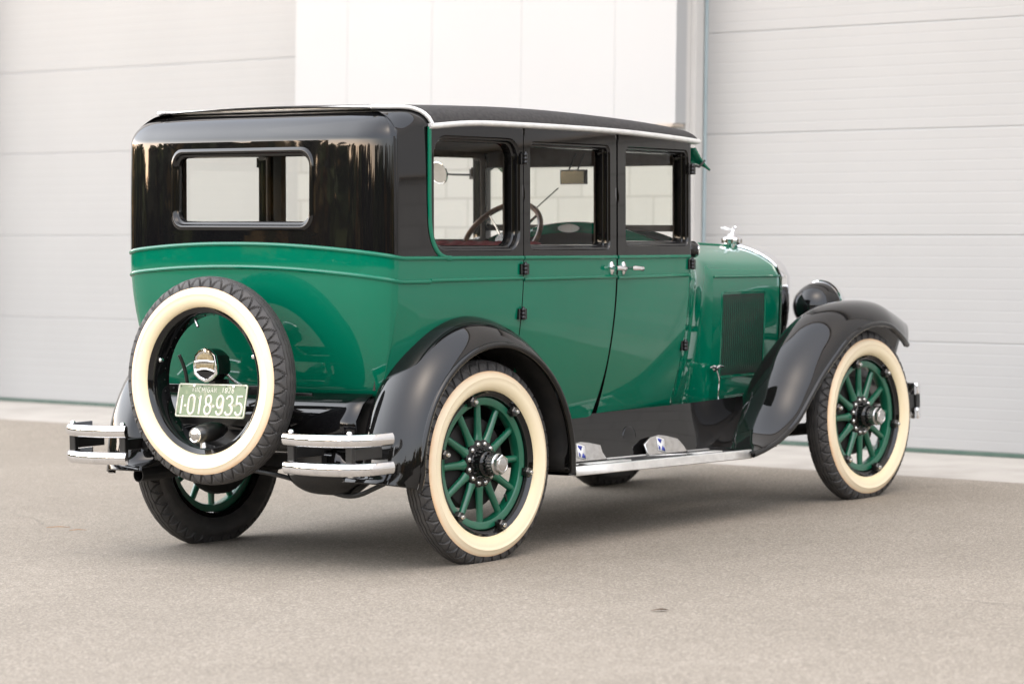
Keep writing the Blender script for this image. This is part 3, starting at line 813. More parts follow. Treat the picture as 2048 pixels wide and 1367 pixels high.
# ---- cowl and bonnet
def nose_sec(hw_, zb, zh, zt, n=1.6, nb=8, na=18, tk=.25):
    P = [(hw_ - tuck(lerp(zb, zh, k / nb)) * tk, lerp(zb, zh, k / nb)) for k in range(nb + 1)]
    rs = .012
    for k in range(1, na + 1):
        u = (k / na) ** .8
        y = hw_ * (1 - u ** 1.0)
        z = zh + .006 + (zt - zh - .006) * (max(0, 1 - (y / hw_) ** n)) ** (1 / n)
        P.append((y, z))
    return P
ZH = 1.140
def nose_row(x, hw_, zb, zh, zt, n, tk=.25):
    R = nose_sec(hw_, zb, zh, zt, n, tk=tk)
    return [(x, -y, z) for y, z in R] + [(x, y, z) for y, z in R[::-1][1:]]
def make_nose():
    b = MB()
    K = 16
    rows = []
    for k in range(K + 1):
        t = k / K; x = lerp(XC + .004, 2.185, t)
        e = 1 - (1 - t) ** 1.7
        hw_ = lerp(.630, .428, e)
        zh = lerp(1.235, ZH, min(1, t * 1.15) ** .8); zt = lerp(1.392, 1.315, t)
        rows.append(nose_row(x, hw_, ZSILL - .005, zh, zt, lerp(2.2, 1.75, t), lerp(1.0, .25, t ** .7)))
    b.grid(rows)
    cowl = bodied(b).build('cowl', GREEN, CAR, sharp=50)
    b = MB()
    rows = []
    for k in range(13):
        t = k / 12; x = lerp(2.191, 2.945, t)
        rows.append(nose_row(x, lerp(.424, .300, t), .50, ZH - .004 * t, lerp(1.312, 1.285, t), lerp(1.72, 1.62, t)))
    b.grid(rows)
    hood = bodied(b).build('bonnet', GREEN, CAR, sharp=50)
    HWF = lambda x: lerp(.424, .300, (x - 2.191) / (2.945 - 2.191))
    for s in (-1, 1):
        q = MB()
        q.tube([(lerp(2.195, 2.94, k / 8), s * (HWF(lerp(2.195, 2.94, k / 8)) + .001), ZH + .004 - .004 * k / 8) for k in range(9)], .005, 8)
        bodied(q).build('bonnet_hinge', GREEN, hood)
    q = MB()
    q.tube([(2.2, 0, 1.316), (2.94, 0, 1.289)], .006, 8); bodied(q).build('centre_hinge', GREEN, hood)
    # louvre panel: raised frame, dark slots, standing fins
    for s in (-1, 1):
        x0, x1, z0, z1 = 2.30, 2.765, .672, 1.058
        q = MB()
        fr = rr_loop(x0 - .012, x1 + .012, z0 - .012, z1 + .012, .022, 5, 8)
        q.tube([(x, s * (HWF(x) - tuck(z) * .25 + .001), z) for x, z in fr], .0035, 6, closed=True)
        bodied(q).build('louvre_frame', GREEN, hood)
        q = MB()
        q.cur = 1
        q.grid([[(lerp(x0, x1, i / 10), s * (HWF(lerp(x0, x1, i / 10)) - tuck(lerp(z0, z1, k / 6)) * .25 + .0012), lerp(z0, z1, k / 6)) for k in range(7)] for i in range(11)])
        q.cur = 0
        NL = 21
        for i in range(NL):
            xa = lerp(x0 + .004, x1 - .004, (i + .15) / NL); pw = (x1 - x0) / NL
            rows = []
            for k in range(9):
                z = lerp(z0 + .004, z1 - .004, k / 8); ed = min(1, min(k, 8 - k) / 1.0)
                y = HWF(xa) - tuck(z) * .25
                rows.append([(xa, s * (y + .001), z), (xa + .0003, s * (y + .001 + .0013 * ed), z), (xa + .0012, s * (y + .001 + .0018 * ed), z), (xa + .0026, s * (y + .001 + .0012 * ed), z), (xa + .0032, s * (y + .001), z)])
            q.grid(rows)
        bodied(q).build('louvre', [GREEN, DARK], hood, sharp=45)
    # radiator shell
    b = MB()
    def rad_sec(x, grow, dz):
        R = nose_sec(.300 + grow, .50, ZH - .004, 1.285 + dz, 1.62)
        return [(x, -y, z) for y, z in R] + [(x, y, z) for y, z in R[::-1][1:]]
    rows = [rad_sec(x, g_, d_) for x, g_, d_ in ((2.947, .004, .004), (2.950, .012, .012), (2.985, .016, .016), (3.015, .015, .015), (3.026, .008, .008), (3.028, -.02, -.02), (3.018, -.035, -.035), (3.0, -.036, -.036))]
    b.grid(rows)
    rad = bodied(b).build('radiator_shell', CHROME, CAR, sharp=45)
    b = MB()
    c = rad_sec(3.0, -.03, -.03); n = len(c)
    b.add([(3.0, 0, .8)] + c, [(0, i + 1, i + 2) for i in range(n - 1)])
    bodied(b).build('radiator_core', DARK, rad)
    # cap and ornament
    b = MB()
    b.lathe([(.0, -.02), (.030, -.02), (.032, -.005), (.046, .000), (.050, .010), (.050, .022), (.046, .028), (.030, .032), (.024, .040), (.018, .046), (0, .046)], 28, (2.965, 0, 1.302), 'z')
    for k in range(10):
        a = 2 * PI * k / 10
        b.lathe([(0, 0), (.007, 0), (.007, .022), (0, .022)], 8, (2.965 + .048 * math.cos(a), .048 * math.sin(a), 1.302), 'z')
    bodied(b).build('radiator_cap', CHROME, rad, sharp=45)
    b = MB()   # small leaning figure with swept-back wings
    b.tube(spline([(2.962, 0, 1.345), (2.966, 0, 1.365), (2.978, 0, 1.385), (2.990, 0, 1.400), (3.000, 0, 1.410)], 5), [.013] * 6 + [.012] * 5 + [.010] * 5 + [.009] * 5, 10)
    b.lathe([(0, -.017), (.010, -.013), (.016, 0), (.012, .012), (0, .018)], 14, (3.004, 0, 1.418), 'z')
    for s in (-1, 1):
        wgs = spline([(2.985, s * .008, 1.398), (2.955, s * .026, 1.412), (2.925, s * .040, 1.418), (2.90, s * .046, 1.414)], 5)
        b.tube(wgs, [.010] * 4 + [.012] * 6 + [.008] * 5 + [.003], 8, flat=.45, up=(0, s, 0))
    b.tube([(2.93, 0, 1.350), (2.965, 0, 1.348), (3.0, 0, 1.350)], [.006, .016, .006], 10)
    b.xf(lambda x, y, z: (2.965 + (x - 2.965) * .72, y * .75, 1.335 + (z - 1.345) * .60))
    bodied(b).build('mascot', CHROME, rad, sharp=60)
    # bonnet catches
    for s in (-1, 1):
        b = MB()
        y = HWF(2.2) + .014
        b.lathe([(0, 0), (.013, 0), (.014, .006), (.008, .012), (0, .013)], 14, (2.183, s * (y - .006), .709), 'y', s)
        b.tube(spline([(2.128, s * (y + .012), .716), (2.160, s * (y + .010), .722), (2.183, s * (y + .010), .712), (2.210, s * (y + .010), .722), (2.243, s * (y + .012), .716)], 4), [.004, .005, .005, .005, .007, .009, .009, .009, .012, .009, .009, .009, .007, .005, .005, .005, .004], 8)
        b.tube(spline([(2.200, s * y, .702), (2.213, s * (y + .004), .660), (2.208, s * (y + .003), .60), (2.204, s * y, .553)], 4), .0042, 8)
        b.lathe([(0, 0), (.007, 0), (.007, .010), (0, .012)], 10, (2.172, s * y, .553), 'z')
        bodied(b).build('bonnet_catch', CHROME, CAR, sharp=50)
        # cowl lamp
        b = MB()
        yl = .570; xl = 1.800
        b.cur = 0
        b.lathe([(0, -.052), (.012, -.050), (.026, -.036), (.033, -.012), (.035, .010)], 24, (xl, s * yl, 1.276), 'x')
        b.cur = 1
        b.lathe([(.035, .010), (.039, .012), (.039, .020), (.034, .024), (.02, .030), (0, .032)], 24, (xl, s * yl, 1.276), 'x')
        b.cur = 0
        b.tube([(xl - .01, s * yl, 1.255), (xl - .012, s * (yl - .004), 1.20)], [.012, .018], 12)
        bodied(b).build('cowl_lamp', [BLACK, CHROME], CAR, sharp=50)
make_nose()

# ---- windscreen, visor, interior
def make_front():
    b = MB()
    fy = W(XC) - .06
    b.box((XC + .028, 0, 1.722), (.045, 2 * fy, .125)); b.box((XC + .028, 0, 1.372), (.03, 2 * fy, .03))
    bodied(b).build('windscreen_frame', TRIM, CAR, bevel=.006)
    b = MB(); b.box((XC + .03, 0, 1.523), (.004, 2 * fy - .01, .272)); bodied(b).build('windscreen_glass', GLASS, CAR)
    b = MB()   # outside sun visor
    rows = []
    for k in range(7):
        t = k / 6
        x = lerp(1.775, 1.892, t); z = 1.738 - .068 * t - .012 * math.sin(PI * t)
        rows.append([(x, lerp(-1, 1, j / 20) * .615, z - .03 * max(0, abs(lerp(-1, 1, j / 20)) - .93) / .07 * t) for j in range(21)])
    b.grid(rows)
    bodied(b).build('sun_visor', GREEN, CAR, solid=.010)
    for s in (-1, 1):
        b = MB()
        b.tube([(1.765, s * .612, 1.66), (1.80, s * .618, 1.655), (1.850, s * .612, 1.684)], .006, 8)
        bodied(b).build('visor_bracket', SATIN, CAR)
    # mirror
    b = MB(); b.cur = 0
    b.box((1.66, 0, 1.61), (.016, .172, .068)); b.tube([(1.655, .03, 1.64), (1.70, .03, 1.72)], .004, 6); b.tube([(1.655, -.03, 1.64), (1.70, -.03, 1.72)], .004, 6)
    b.cur = 1
    b.box((1.6505, 0, 1.61), (.003, .160, .056))
    b.xf(lambda x, y, z: (1.66 + (x - 1.66) * math.cos(-.17) - y * math.sin(-.17), (x - 1.66) * math.sin(-.17) + y * math.cos(-.17), z))
    bodied(b).build('rear_view_mirror', [SATIN, CHROME], CAR, sharp=30)
    b = MB(); b.tube([(1.742, .30, 1.46), (1.745, .16, 1.56)], .003, 6); bodied(b).build('wiper', SATIN, CAR)
    # outside mirror on the far side
    b = MB(); b.cur = 1
    b.lathe([(0, -.0005), (.050, -.0005), (.0515, -.002), (.054, -.001), (.055, .005), (.045, .014), (0, .018)], 28, (1.62, .80, 1.635), 'x')
    b.xf(lambda x, y, z: (x - .28 * (z - 1.635), y, z))
    b.cur = 0
    b.tube([(1.628, .80, 1.632), (1.66, .74, 1.628), (1.70, .645, 1.626)], .005, 8); b.box((1.705, .648, 1.63), (.03, .03, .05))
    bodied(b).build('side_mirror', [SATIN, CHROME], CAR, sharp=40)
    # dash
    b = MB()
    def dz(y): return .088 * (abs(y) / .46) ** 2
    ysd = [lerp(-.585, .585, k / 20) for k in range(21)]
    b.cur = 1; b.grid([[(x, y, z - dz(y)) for y in ysd] for x, z in ((1.70, 1.400), (1.675, 1.402), (1.655, 1.394), (1.645, 1.375), (1.642, 1.352))])
    b.cur = 0; b.grid([[(x, y, z - dz(y) * k_) for y in ysd] for x, z, k_ in ((1.642, 1.352, 1), (1.648, 1.345, 1), (1.648, 1.25, .7), (1.65, 1.12, 0), (1.67, 1.05, 0))])
    db = bodied(b).build('dashboard', [SATIN, GREEN], CAR, sharp=50)
    b = MB(); b.cur = 0
    n_ = 28
    b.grid([[(1.640 - h_, .015 + .058 * k_ * math.cos(2 * PI * i / n_), 1.370 + .018 * k_ * math.sin(2 * PI * i / n_)) for i in range(n_)] for k_, h_ in ((1.08, 0), (1.05, .006), (.95, .006), (.93, .003), (.5, .003), (.01, .003))], cv=True)
    bodied(b).build('instrument_panel', WHITEP, db, sharp=40)
    # steering wheel and column
    C0 = Vector((1.560, .36, 1.318)); ax = Vector((-.78, 0, .62)).normalized(); u = Vector((0, 1, 0)); v = ax.cross(u)
    b = MB(); R_ = .215
    b.tube([C0 + u * R_ * math.cos(2 * PI * k / 48) + v * R_ * math.sin(2 * PI * k / 48) for k in range(48)], .0135, 10, closed=True)
    sw = bodied(b).build('steering_wheel', WOOD, CAR)
    b = MB()
    for k in range(4):
        a = PI / 4 + k * PI / 2
        d = u * math.cos(a) + v * math.sin(a)
        b.tube([C0 - ax * .03 + d * .03, C0 - ax * .02 + d * .12, C0 + d * (R_ - .005)], [.011, .009, .007], 8, flat=.6)
    b.tube([C0 + ax * .005, C0 - ax * .05], [.03, .036], 14); b.tube([C0 - ax * .04, C0 - ax * .55], .019, 12)
    bodied(b).build('steering_spokes', NICKEL, sw, sharp=50)
    # headlining
    b = MB(); rows = []
    for k in range(16):
        x = lerp(-.44, 1.70, k / 15); ww = (W(x) if x > -.3 else .66) - .075
        rows.append([(x, ww * lerp(-1, 1, j / 14), ZS(x) - .045 + .045 * (1 - lerp(-1, 1, j / 14) ** 2) - (.06 if k == 0 else 0)) for j in range(15)])
    b.grid(rows); bodied(b).build('headlining', TRIM, CAR, sharp=70)
    # seats: tufted backs and cushions
    for nm, x, ztop, hw_, tilt in (('rear_seat', -.26, 1.380, .50, .12), ('front_seat', .80, 1.304, .585, .10)):
        b = MB(); rows = []
        nf = 14
        sec = [(-.10, .45), (-.095, ztop - .07), (-.08, ztop - .02), (-.045, ztop), (0.0, ztop - .004), (.035, ztop - .03), (.045, ztop - .12), (.06, .95), (.09, .80), (.12, .76), (.50, .78), (.56, .75), (.58, .68), (.57, .42)]
        for j in range(nf * 4 + 1):
            y = lerp(-hw_, hw_, j / (nf * 4)); f = abs(math.sin(PI * j / 4)); ed = 1 - .12 * max(0, abs(y) / hw_ - .85) / .15
            rows.append([(x + sx + (.010 * f if i > 3 else 0), y * min(1, (.575 - tuck(z)) / hw_), (z + (.010 * f if 1 < i < 7 else 0)) * (ed if z > 1 else 1)) for i, (sx, z) in enumerate(sec)])
        b.grid(rows); bodied(b).build(nm, MAROON, CAR, sharp=60)
    b = MB(); b.box((.60, 0, .50), (2.15, 1.05, .03)); b.box((1.68, 0, .82), (.02, 1.02, .62)); bodied(b).build('floor', DARK, CAR)
    b = MB()  # parcel shelf and lining behind the rear seat
    rows = []
    for c in [q for q in COLS if q[0] < -.26]:
        rows.append([shell_pt(c, z, .05) for z in (1.28, 1.0, .72)])
    b.grid(rows); b.box((-.42, 0, 1.22), (.16, 1.10, .02)); bodied(b).build('parcel_shelf', TRIM, CAR, sharp=60)
make_front()

# ---- wings
def arc_path(pts, n): return spline([(a, 0, c) for a, c in pts], n)
def wing(s, name, lip, Hf, wc, y_in, y_out_fn, v0=.22, pw=2.3, drop=0.0, skew=0.0):
    """lip: path (x,z) of the outer edge; Hf(u): how far the crown stands outside the lip; wc: wheel centre."""
    L = arc_path(lip, 6); n = len(L)
    b = MB(); rows = []; edge = []
    for i, p_ in enumerate(L):
        u = i / (n - 1)
        a = L[max(i - 1, 0)]; c = L[min(i + 1, n - 1)]
        t = (c - a).normalized(); nr = Vector((-t.z, 0, t.x))
        if nr.dot(p_ - Vector((wc[0], 0, wc[1]))) < 0: nr = -nr
        H = Hf(u); yo = y_out_fn(u)
        row = []; dr = drop * ((1 - min(max((u - .80) / .14, 0), 1)) if not skew else 1 + 1.9 * min(max((u - .66) / .26, 0), 1))
        for k in range(19):
            v = k / 18
            f = 1 if v < v0 else (1 - ((v - v0) / (1 - v0)) ** pw)
            if f < 1: f = max(f, 0) ** .8
            o = H * f - (dr * H * ((v0 - v) / v0) ** 2 if v < v0 else 0)
            sk = skew * (1 - v) * max(0, (u - .60) / .40) ** 1.25
            row.append((p_.x + nr.x * o + sk, s * lerp(y_in, yo, v), p_.z + nr.z * o))
        # rolled under the edge
        row.append((p_.x - nr.x * .010, s * (yo + .003), p_.z - nr.z * .010))
        row.append((p_.x - nr.x * .018, s * (yo - .004), p_.z - nr.z * .018))
        row.append((p_.x - nr.x * .018, s * (yo - .016), p_.z - nr.z * .018))
        rows.append(row)
        edge.append((p_.x - nr.x * .008, s * (yo - .001), p_.z - nr.z * .008))
    b.grid(rows)
    ob = b.build(name, BLACK, CAR, sharp=50, solid=.004)
    q = MB(); q.tube(edge, .0135, 12)
    q.build('wing_bead', BLACK, ob)
    return ob, rows
rl = [(0.487, .322), (.486, .45)] + [(.488 * math.cos(math.radians(a)), .40 + .488 * math.sin(math.radians(a))) for a in (20, 38, 56, 74, 92, 110, 128, 146, 162, 174)] + [(-.490, .395), (-.494, .365), (-.500, .338)]
fl = [(1.822, .302), (1.93, .322), (2.05, .358), (2.18, .425), (2.30, .530), (2.40, .620), (2.52, .708), (2.66, .795), (2.80, .840), (2.93, .852), (3.05, .838), (3.15, .802), (3.250, .762), (3.325, .732)]
RH_ = splinefn([(0, .012), (.10, .03), (.25, .068), (.42, .108), (.55, .100), (.66, .088), (.76, .088), (.86, .096), (.94, .102), (1, .104)])
FH_ = splinefn([(0, .012), (.10, .035), (.25, .09), (.4, .115), (.55, .112), (.68, .105), (.8, .11), (.92, .105), (1, .095)])
RYO = splinefn([(0, .885), (.5, .885), (.85, .885), (1, .875)])
FYO = splinefn([(0, .880), (.5, .880), (.7, .876), (.85, .850), (1, .800)])
for s in (-1, 1):
    ob, rows = wing(s, 'rear_wing', rl, RH_, (0, .40), .57, RYO, v0=.42, drop=1.2)
    # inner splash panel
    q = MB()
    pts = [(x, z) for x, z in rl]
    wh = [(.50 * math.cos(math.radians(t)), .40 + .50 * math.sin(math.radians(t))) for t in range(-8, 178, 6)]
    q.grid([[(x, s * y, z) for y in (.862, .75, .60, .46)] for x, z in wh])
    q.grid([[(x * t, s * .46, lerp(.40, z, t)) for t in (1, .8, .6)] for x, z in wh])
    q.build('inner_splash', DARK, ob, solid=.004)
    # closed foot of the tail
    ob2, rows2 = wing(s, 'front_wing', fl, FH_, (2.908, .40), .52, FYO, v0=.45, drop=.85, skew=.37)
    q = MB()
    rr = [r_[0] for r_ in rows2]
    q.grid([[p_, (p_[0], s * (.50 - .05), max(p_[2] - .24, .40))] for p_ in rr])
    q.build('inner_splash', SATIN, ob2, solid=.004)

# ---- splash apron and running boards
for s in (-1, 1):
    b = MB(); rows = []
    for k in range(25):
        x = lerp(.42, 2.32, k / 24)
        yt = .585 - max(0, x - 1.75) * .12; yb = .625
        row = []
        for j in range(9):
            t = j / 8
            row.append((x, s * (lerp(yt, yb, t ** 1.5)), lerp(.527, .322 - .016 * (x - .55), t)))
        rows.append([(x, s * (yt - .05), .532)] + row + [(x, s * .68, .318 - .016 * (x - .55))])
    b.grid(rows)
    ap = b.build('splash_apron', BLACK, CAR, sharp=50, solid=.004)
    b = MB()
    b.lathe([(.052, -.002), (.052, .006), (.047, .010), (.040, .010), (0, .013)], 32, (1.256, s * .594, .405), 'y', s)
    b.build('access_cover', BLACK, ap, sharp=40)
    b = MB()
    zt = lambda x: .337 - .0209 * (x - .55)
    b.grid([[(x, s * y, zt(x) + dz) for y, dz in ((.60, 0), (.835, 0), (.845, -.004), (.845, -.030), (.60, -.030))] for x in (.50, .9, 1.3, 1.7, 1.87)], cv=True)
    rb = b.build('running_board', MAT_, CAR, sharp=40)
    b = MB()
    b.grid([[(x, s * y, zt(x) + dz) for y, dz in ((.830, .003), (.853, .004), (.858, .001), (.858, -.030), (.853, -.033), (.840, -.033))] for x in (.535, .9, 1.3, 1.7, 1.852)])
    b.build('edge_trim', ALU, rb, sharp=40, solid=.003)
    b = MB()
    b.grid([[(x, s * y, zt(x) + dz) for y, dz in ((.640, .001), (.642, .006), (.652, .006), (.654, .001))] for x in (.56, 1.0, 1.5, 1.80)])
    for xa, xb in ((.66, .97), (1.45, 1.66)):
        b.grid([[(x, s * y, zt(x) + dz) for y, dz in ((.776, .001), (.778, .010), (.822, .010), (.824, .001))] for x in (xa, xb)])
        b.add([(xa, s * .776, zt(xa)), (xa, s * .778, zt(xa) + .01), (xa, s * .822, zt(xa) + .01), (xa, s * .824, zt(xa))], [(0, 1, 2, 3)])
        b.grid([[(lerp(xa - .14, xa + .02, t), s * lerp(.66, .775, t), zt(xa) + dz) for dz in (.001, .006)] for t in (0, 1)])
        b.grid([[(lerp(xa - .14, xa + .02, t) + dx, s * lerp(.66, .775, t), zt(xa) + .006) for dx in (0, .010)] for t in (0, 1)])
    b.build('step_strip', ALU, rb, sharp=40, solid=.002)
    # bright kick plates with the badge
    for x0, x1 in ((.74, 1.01), (1.315, 1.615)):
        kp = MB()
        o2 = [(x0 - .006, 0), (x0 - .010, .050), (x0 + .05, .078), (x0 + .115, .086), (x0 + .17, .080), (x0 + .25, .066), (x1 - .02, .035), (x1, 0)]
        zf = lambda x: zt(x) + .002
        kp.prism(o2, lambda a, c: (a, s * (.655 - c * .35), zf(a) + c), lambda a, c: (a, s * (.667 - c * .35), zf(a) + c))
        kpo = kp.build('kick_plate', NICKEL, ap, bevel=.004, sharp=30)
        eb = MB(); xc = lerp(x0, x1, .36); zc = .043
        def tri(pts, off):
            P = []
            ca, sa = math.cos(-.25), math.sin(-.25)
            for a, c in pts:
                aa, cc = a * ca - c * sa, a * sa + c * ca
                P.append((xc + aa, s * (.668 + off - (zc + cc) * .35), zf(xc) + zc + cc))
            return P
        eb.cur = 0; eb.add(tri([(-.026, -.030), (.026, -.030), (.026, .030), (-.026, .030)], .0015), [(0, 1, 2, 3)])
        eb.cur = 1
        eb.add(tri([(-.021, .025), (.008, .025), (-.004, .004), (-.021, .016)], .0032), [(0, 1, 2, 3)])
        eb.add(tri([(.021, -.025), (-.004, -.025), (.006, -.004), (.021, -.014)], .0032), [(0, 1, 2, 3)])
        eb.add(tri([(-.021, -.004), (-.010, -.012), (-.012, -.025), (-.021, -.025)], .0032), [(0, 1, 2, 3)])
        eb.build('badge', [WHITEP, BLUE], kpo, solid=.001)

# ---- wheels
WR, WC = .402, .3975
def tyre_mesh(clamp=True):
    b = MB()
    N = 44 * 20
    prof = []   # (r, h, kind)
    prof += [(.292, -.042, 0), (.300, -.054, 0), (.325, -.068, 0), (.350, -.070, 0), (.366, -.0645, 0), (.3755, -.0575, 0)]
    sh = [(.3785, -.0565), (.3860, -.0545), (.3930, -.0520), (.3995, -.0485), (.4050, -.0440), (.4095, -.0385), (.4130, -.0325)]
    prof += [(r, h, 1) for r, h in sh]
    hs = [-.0300, -.0275, -.0255, -.0235, -.0170, -.0110, -.0092, -.0074, -.0054, 0.0, .0054, .0074, .0092, .0110, .0170, .0235, .0255, .0275, .0300]
    prof += [(.4200 - .0056 * (h / .030) ** 2, h, 2) for h in hs]
    prof += [(r, -h, 1) for r, h in sh[::-1]]
    prof += [(.3755, .0565, 0)]
    rows = []
    for i in range(N):
        a = 2 * PI * i / N; ph = (i % 20) / 20
        zig = (abs(ph * 2 - 1) * 2 - 1)          # -1..1 triangle
        row = []
        for j, (r, h, kd) in enumerate(prof):
            hh = h; rr = r
            if kd == 1:
                # V-shaped cuts across the shoulder
                k = (abs(h) - .031) / (.0565 - .031)           # 0 at the tread, 1 at the sidewall
                d1 = abs(ph - (.5 - .43 * k)); d2 = abs(ph - (.5 + .43 * k))
                if min(d1, d2) < .055: rr -= .0075; hh *= .93
            if kd == 2:
                hh = h + .0018 * zig
                if abs(abs(h) - .0255) < .001 or abs(abs(h) - .0083) < .0012: rr -= .0065
                if abs(h) > .029 and abs(ph - .5) < .055: rr -= .006
            c, q = math.cos(a), math.sin(a)
            z = rr * q; x = rr * c
            if clamp and z < -.3965:
                hh *= 1 + 1.2 * (-.3965 - z); z = -.3965 - .0006 * math.sin(i * 1.7)
            row.append((x, hh, z))
        rows.append(row)
    b.grid(rows, cu=True)
    o = b.build('tyre', RUBBER, sharp=38, recalc=True)
    return o
def ww_mesh():
    b = MB()
    p_ = [(.292, .040), (.297, .051), (.304, .058), (.318, .0660), (.334, .0698), (.347, .0700), (.3485, .0711), (.3505, .0711), (.352, .0694), (.362, .0660), (.370, .0610), (.3756, .0566)]
    b.lathe(p_, 128, (0, 0, 0), 'y')
    return b.build('whitewall', WWALL, sharp=50)
def spoke_mesh():
    b = MB()
    st = [(.070, .024, .018), (.095, .0235, .0175), (.112, .0185, .0165), (.135, .0165, .0160), (.19, .0152, .0148), (.226, .0145, .0140), (.246, .0150, .0140)]
    rows = [[(r, -.002 + e * math.sin(2 * PI * k / 14) * 1.0, d * math.cos(2 * PI * k / 14)) for k in range(14)] for r, d, e in st]
    b.grid(rows, cv=True)
    return b.build('spoke', WGREEN, sharp=60)
def make_parts():
    P = {}
    P['tyre'] = tyre_mesh(); P['whitewall'] = ww_mesh()
    b = MB()  # steel rim (black)
    b.lathe([(.272, -.040), (.293, -.045), (.298, -.036), (.289, -.026), (.280, -.020), (.279, .018), (.281, .028), (.290, .037), (.298, .046), (.294, .050), (.287, .044), (.281, .038), (.277, .036), (.2735, .036), (.272, .026)], 96, (0, 0, 0), 'y', close=True)
    P['rim'] = b.build('rim', BLACK, sharp=40)
    b = MB()  # wooden felloe
    b.lathe([(.270, -.022), (.271, .018), (.267, .024), (.243, .024), (.238, .020), (.236, .010), (.236, -.018), (.240, -.024)], 96, (0, 0, 0), 'y', close=True)
    P['felloe'] = b.build('felloe', WGREEN, sharp=40)
    P['spoke'] = spoke_mesh()
    b = MB()
    b.lathe([(0, -.02), (.096, -.02), (.098, .006), (.097, .013), (.092, .0155), (.064, .0165), (.060, .022), (.058, .040), (.056, .052), (.050, .060), (.046, .062), (.0445, .072), (.0, .072)], 64, (0, 0, 0), 'y')
    for k in range(14):
        a = 2 * PI * k / 14
        b.box((.0468 * math.cos(a), .067, .0468 * math.sin(a)), (.008, .010, .004))
    b.cur = 1
    for k in range(12):
        a = 2 * PI * (k + .5) / 12
        b.lathe([(.0110, 0), (.0110, .002), (.0092, .0065), (.0052, .0092), (0, .0103)], 14, (.0805 * math.cos(a), .0155, .0805 * math.sin(a)), 'y')
    P['hub'] = b.build('hub', [BLACK, NICKEL], sharp=40)
    b = MB()
    b.lathe([(.040, .060), (.0415, .066), (.0415, .094), (.0435, .098), (.0435, .104), (.040, .108), (.036, .109)], 48, (0, 0, 0), 'y')
    R = []
    for r_, h in ((.0405, .106), (.0405, .124), (.036, .1275), (.030, .1275), (.029, .126), (.026, .126), (.025, .1275), (.02, .1285), (0.0, .129)):
        row = []
        for k in range(48):
            a = 2 * PI * k / 48
            hexr = r_ * (math.cos(PI / 6) / math.cos(((a + PI / 6) % (PI / 3)) - PI / 6)) if r_ > .031 else r_
            row.append((hexr * math.cos(a), h, hexr * math.sin(a)))
        R.append(row)
    b.grid(R, cv=True)
    P['hub_cap'] = b.build('hub_cap', NICKEL, sharp=35)
    b = MB()
    b.cur = 0
    b.box((.2735, .034, 0), (.044, .018, .030))
    R = [[(.268 + r_ * math.cos(PI * k / 3), h, r_ * math.sin(PI * k / 3)) for k in range(6)] for r_, h in ((.0215, .036), (.0215, .052), (.017, .057), (.0001, .057))]
    b.grid(R, cv=True)
    b.cur = 1
    b.lathe([(.0095, .055), (.0095, .066), (.0075, .069), (0, .0695)], 10, (.268, 0, 0), 'y')
    P['lug'] = b.build('felloe_lug', [SATIN, NICKEL], sharp=35)
    b = MB()
    b.tube([(.238, .004, 0), (.222, .012, 0), (.200, .020, 0)], [.005, .005, .0065], 8)
    P['valve'] = b.build('valve_stem', SATIN)
    b = MB()
    b.lathe([(0, -.024), (.16, -.024), (.185, -.028), (.190, -.045), (.185, -.085), (.15, -.09), (0, -.09)], 48, (0, 0, 0), 'y')
    P['drum'] = b.build('brake_drum', DARK, sharp=40)
    return P
PARTS = make_parts()
def clone(o, name, parent, M):
    c = o.copy(); COL.objects.link(c); c.name = name; c.parent = parent
    c.matrix_parent_inverse = Matrix.Identity(4); c.matrix_local = M
    return c
def wheel(x, s, first):
    # local frame: +y outboard
    base = Matrix.Translation((x, s * .771, WC))
    if s < 0: base = base @ Matrix.Rotation(PI, 4, 'Z')
    src = PARTS['felloe']
    wo = src if first else src.copy()
    if not first: COL.objects.link(wo)
    wo.name = 'wheel'; wo.parent = CAR; wo.matrix_local = base
    I = Matrix.Identity(4)
    def put(key, name, M):
        o = PARTS[key]
        if first and key not in used:
            used.add(key); o.parent = wo; o.matrix_local = M; o.name = name; return o
        return clone(o, name, wo, M)
    put('tyre', 'tyre', I); put('whitewall', 'whitewall', I); put('rim', 'rim', I)
    for k in range(12): put('spoke', 'spoke', Matrix.Rotation(-2 * PI * k / 12, 4, 'Y'))
    put('hub', 'hub', I); put('hub_cap', 'hub_cap', I)
    for k in range(6): put('lug', 'felloe_lug', Matrix.Rotation(-math.radians((72 if s < 0 else 108) + 60 * k), 4, 'Y'))
    put('valve', 'valve_stem', Matrix.Rotation(-math.radians(225 if s < 0 else 315), 4, 'Y')); put('drum', 'brake_drum', I)
    return wo
used = set()
wheel(0, -1, True); wheel(0, 1, False); wheel(2.908, -1, False); wheel(2.908, 1, False)

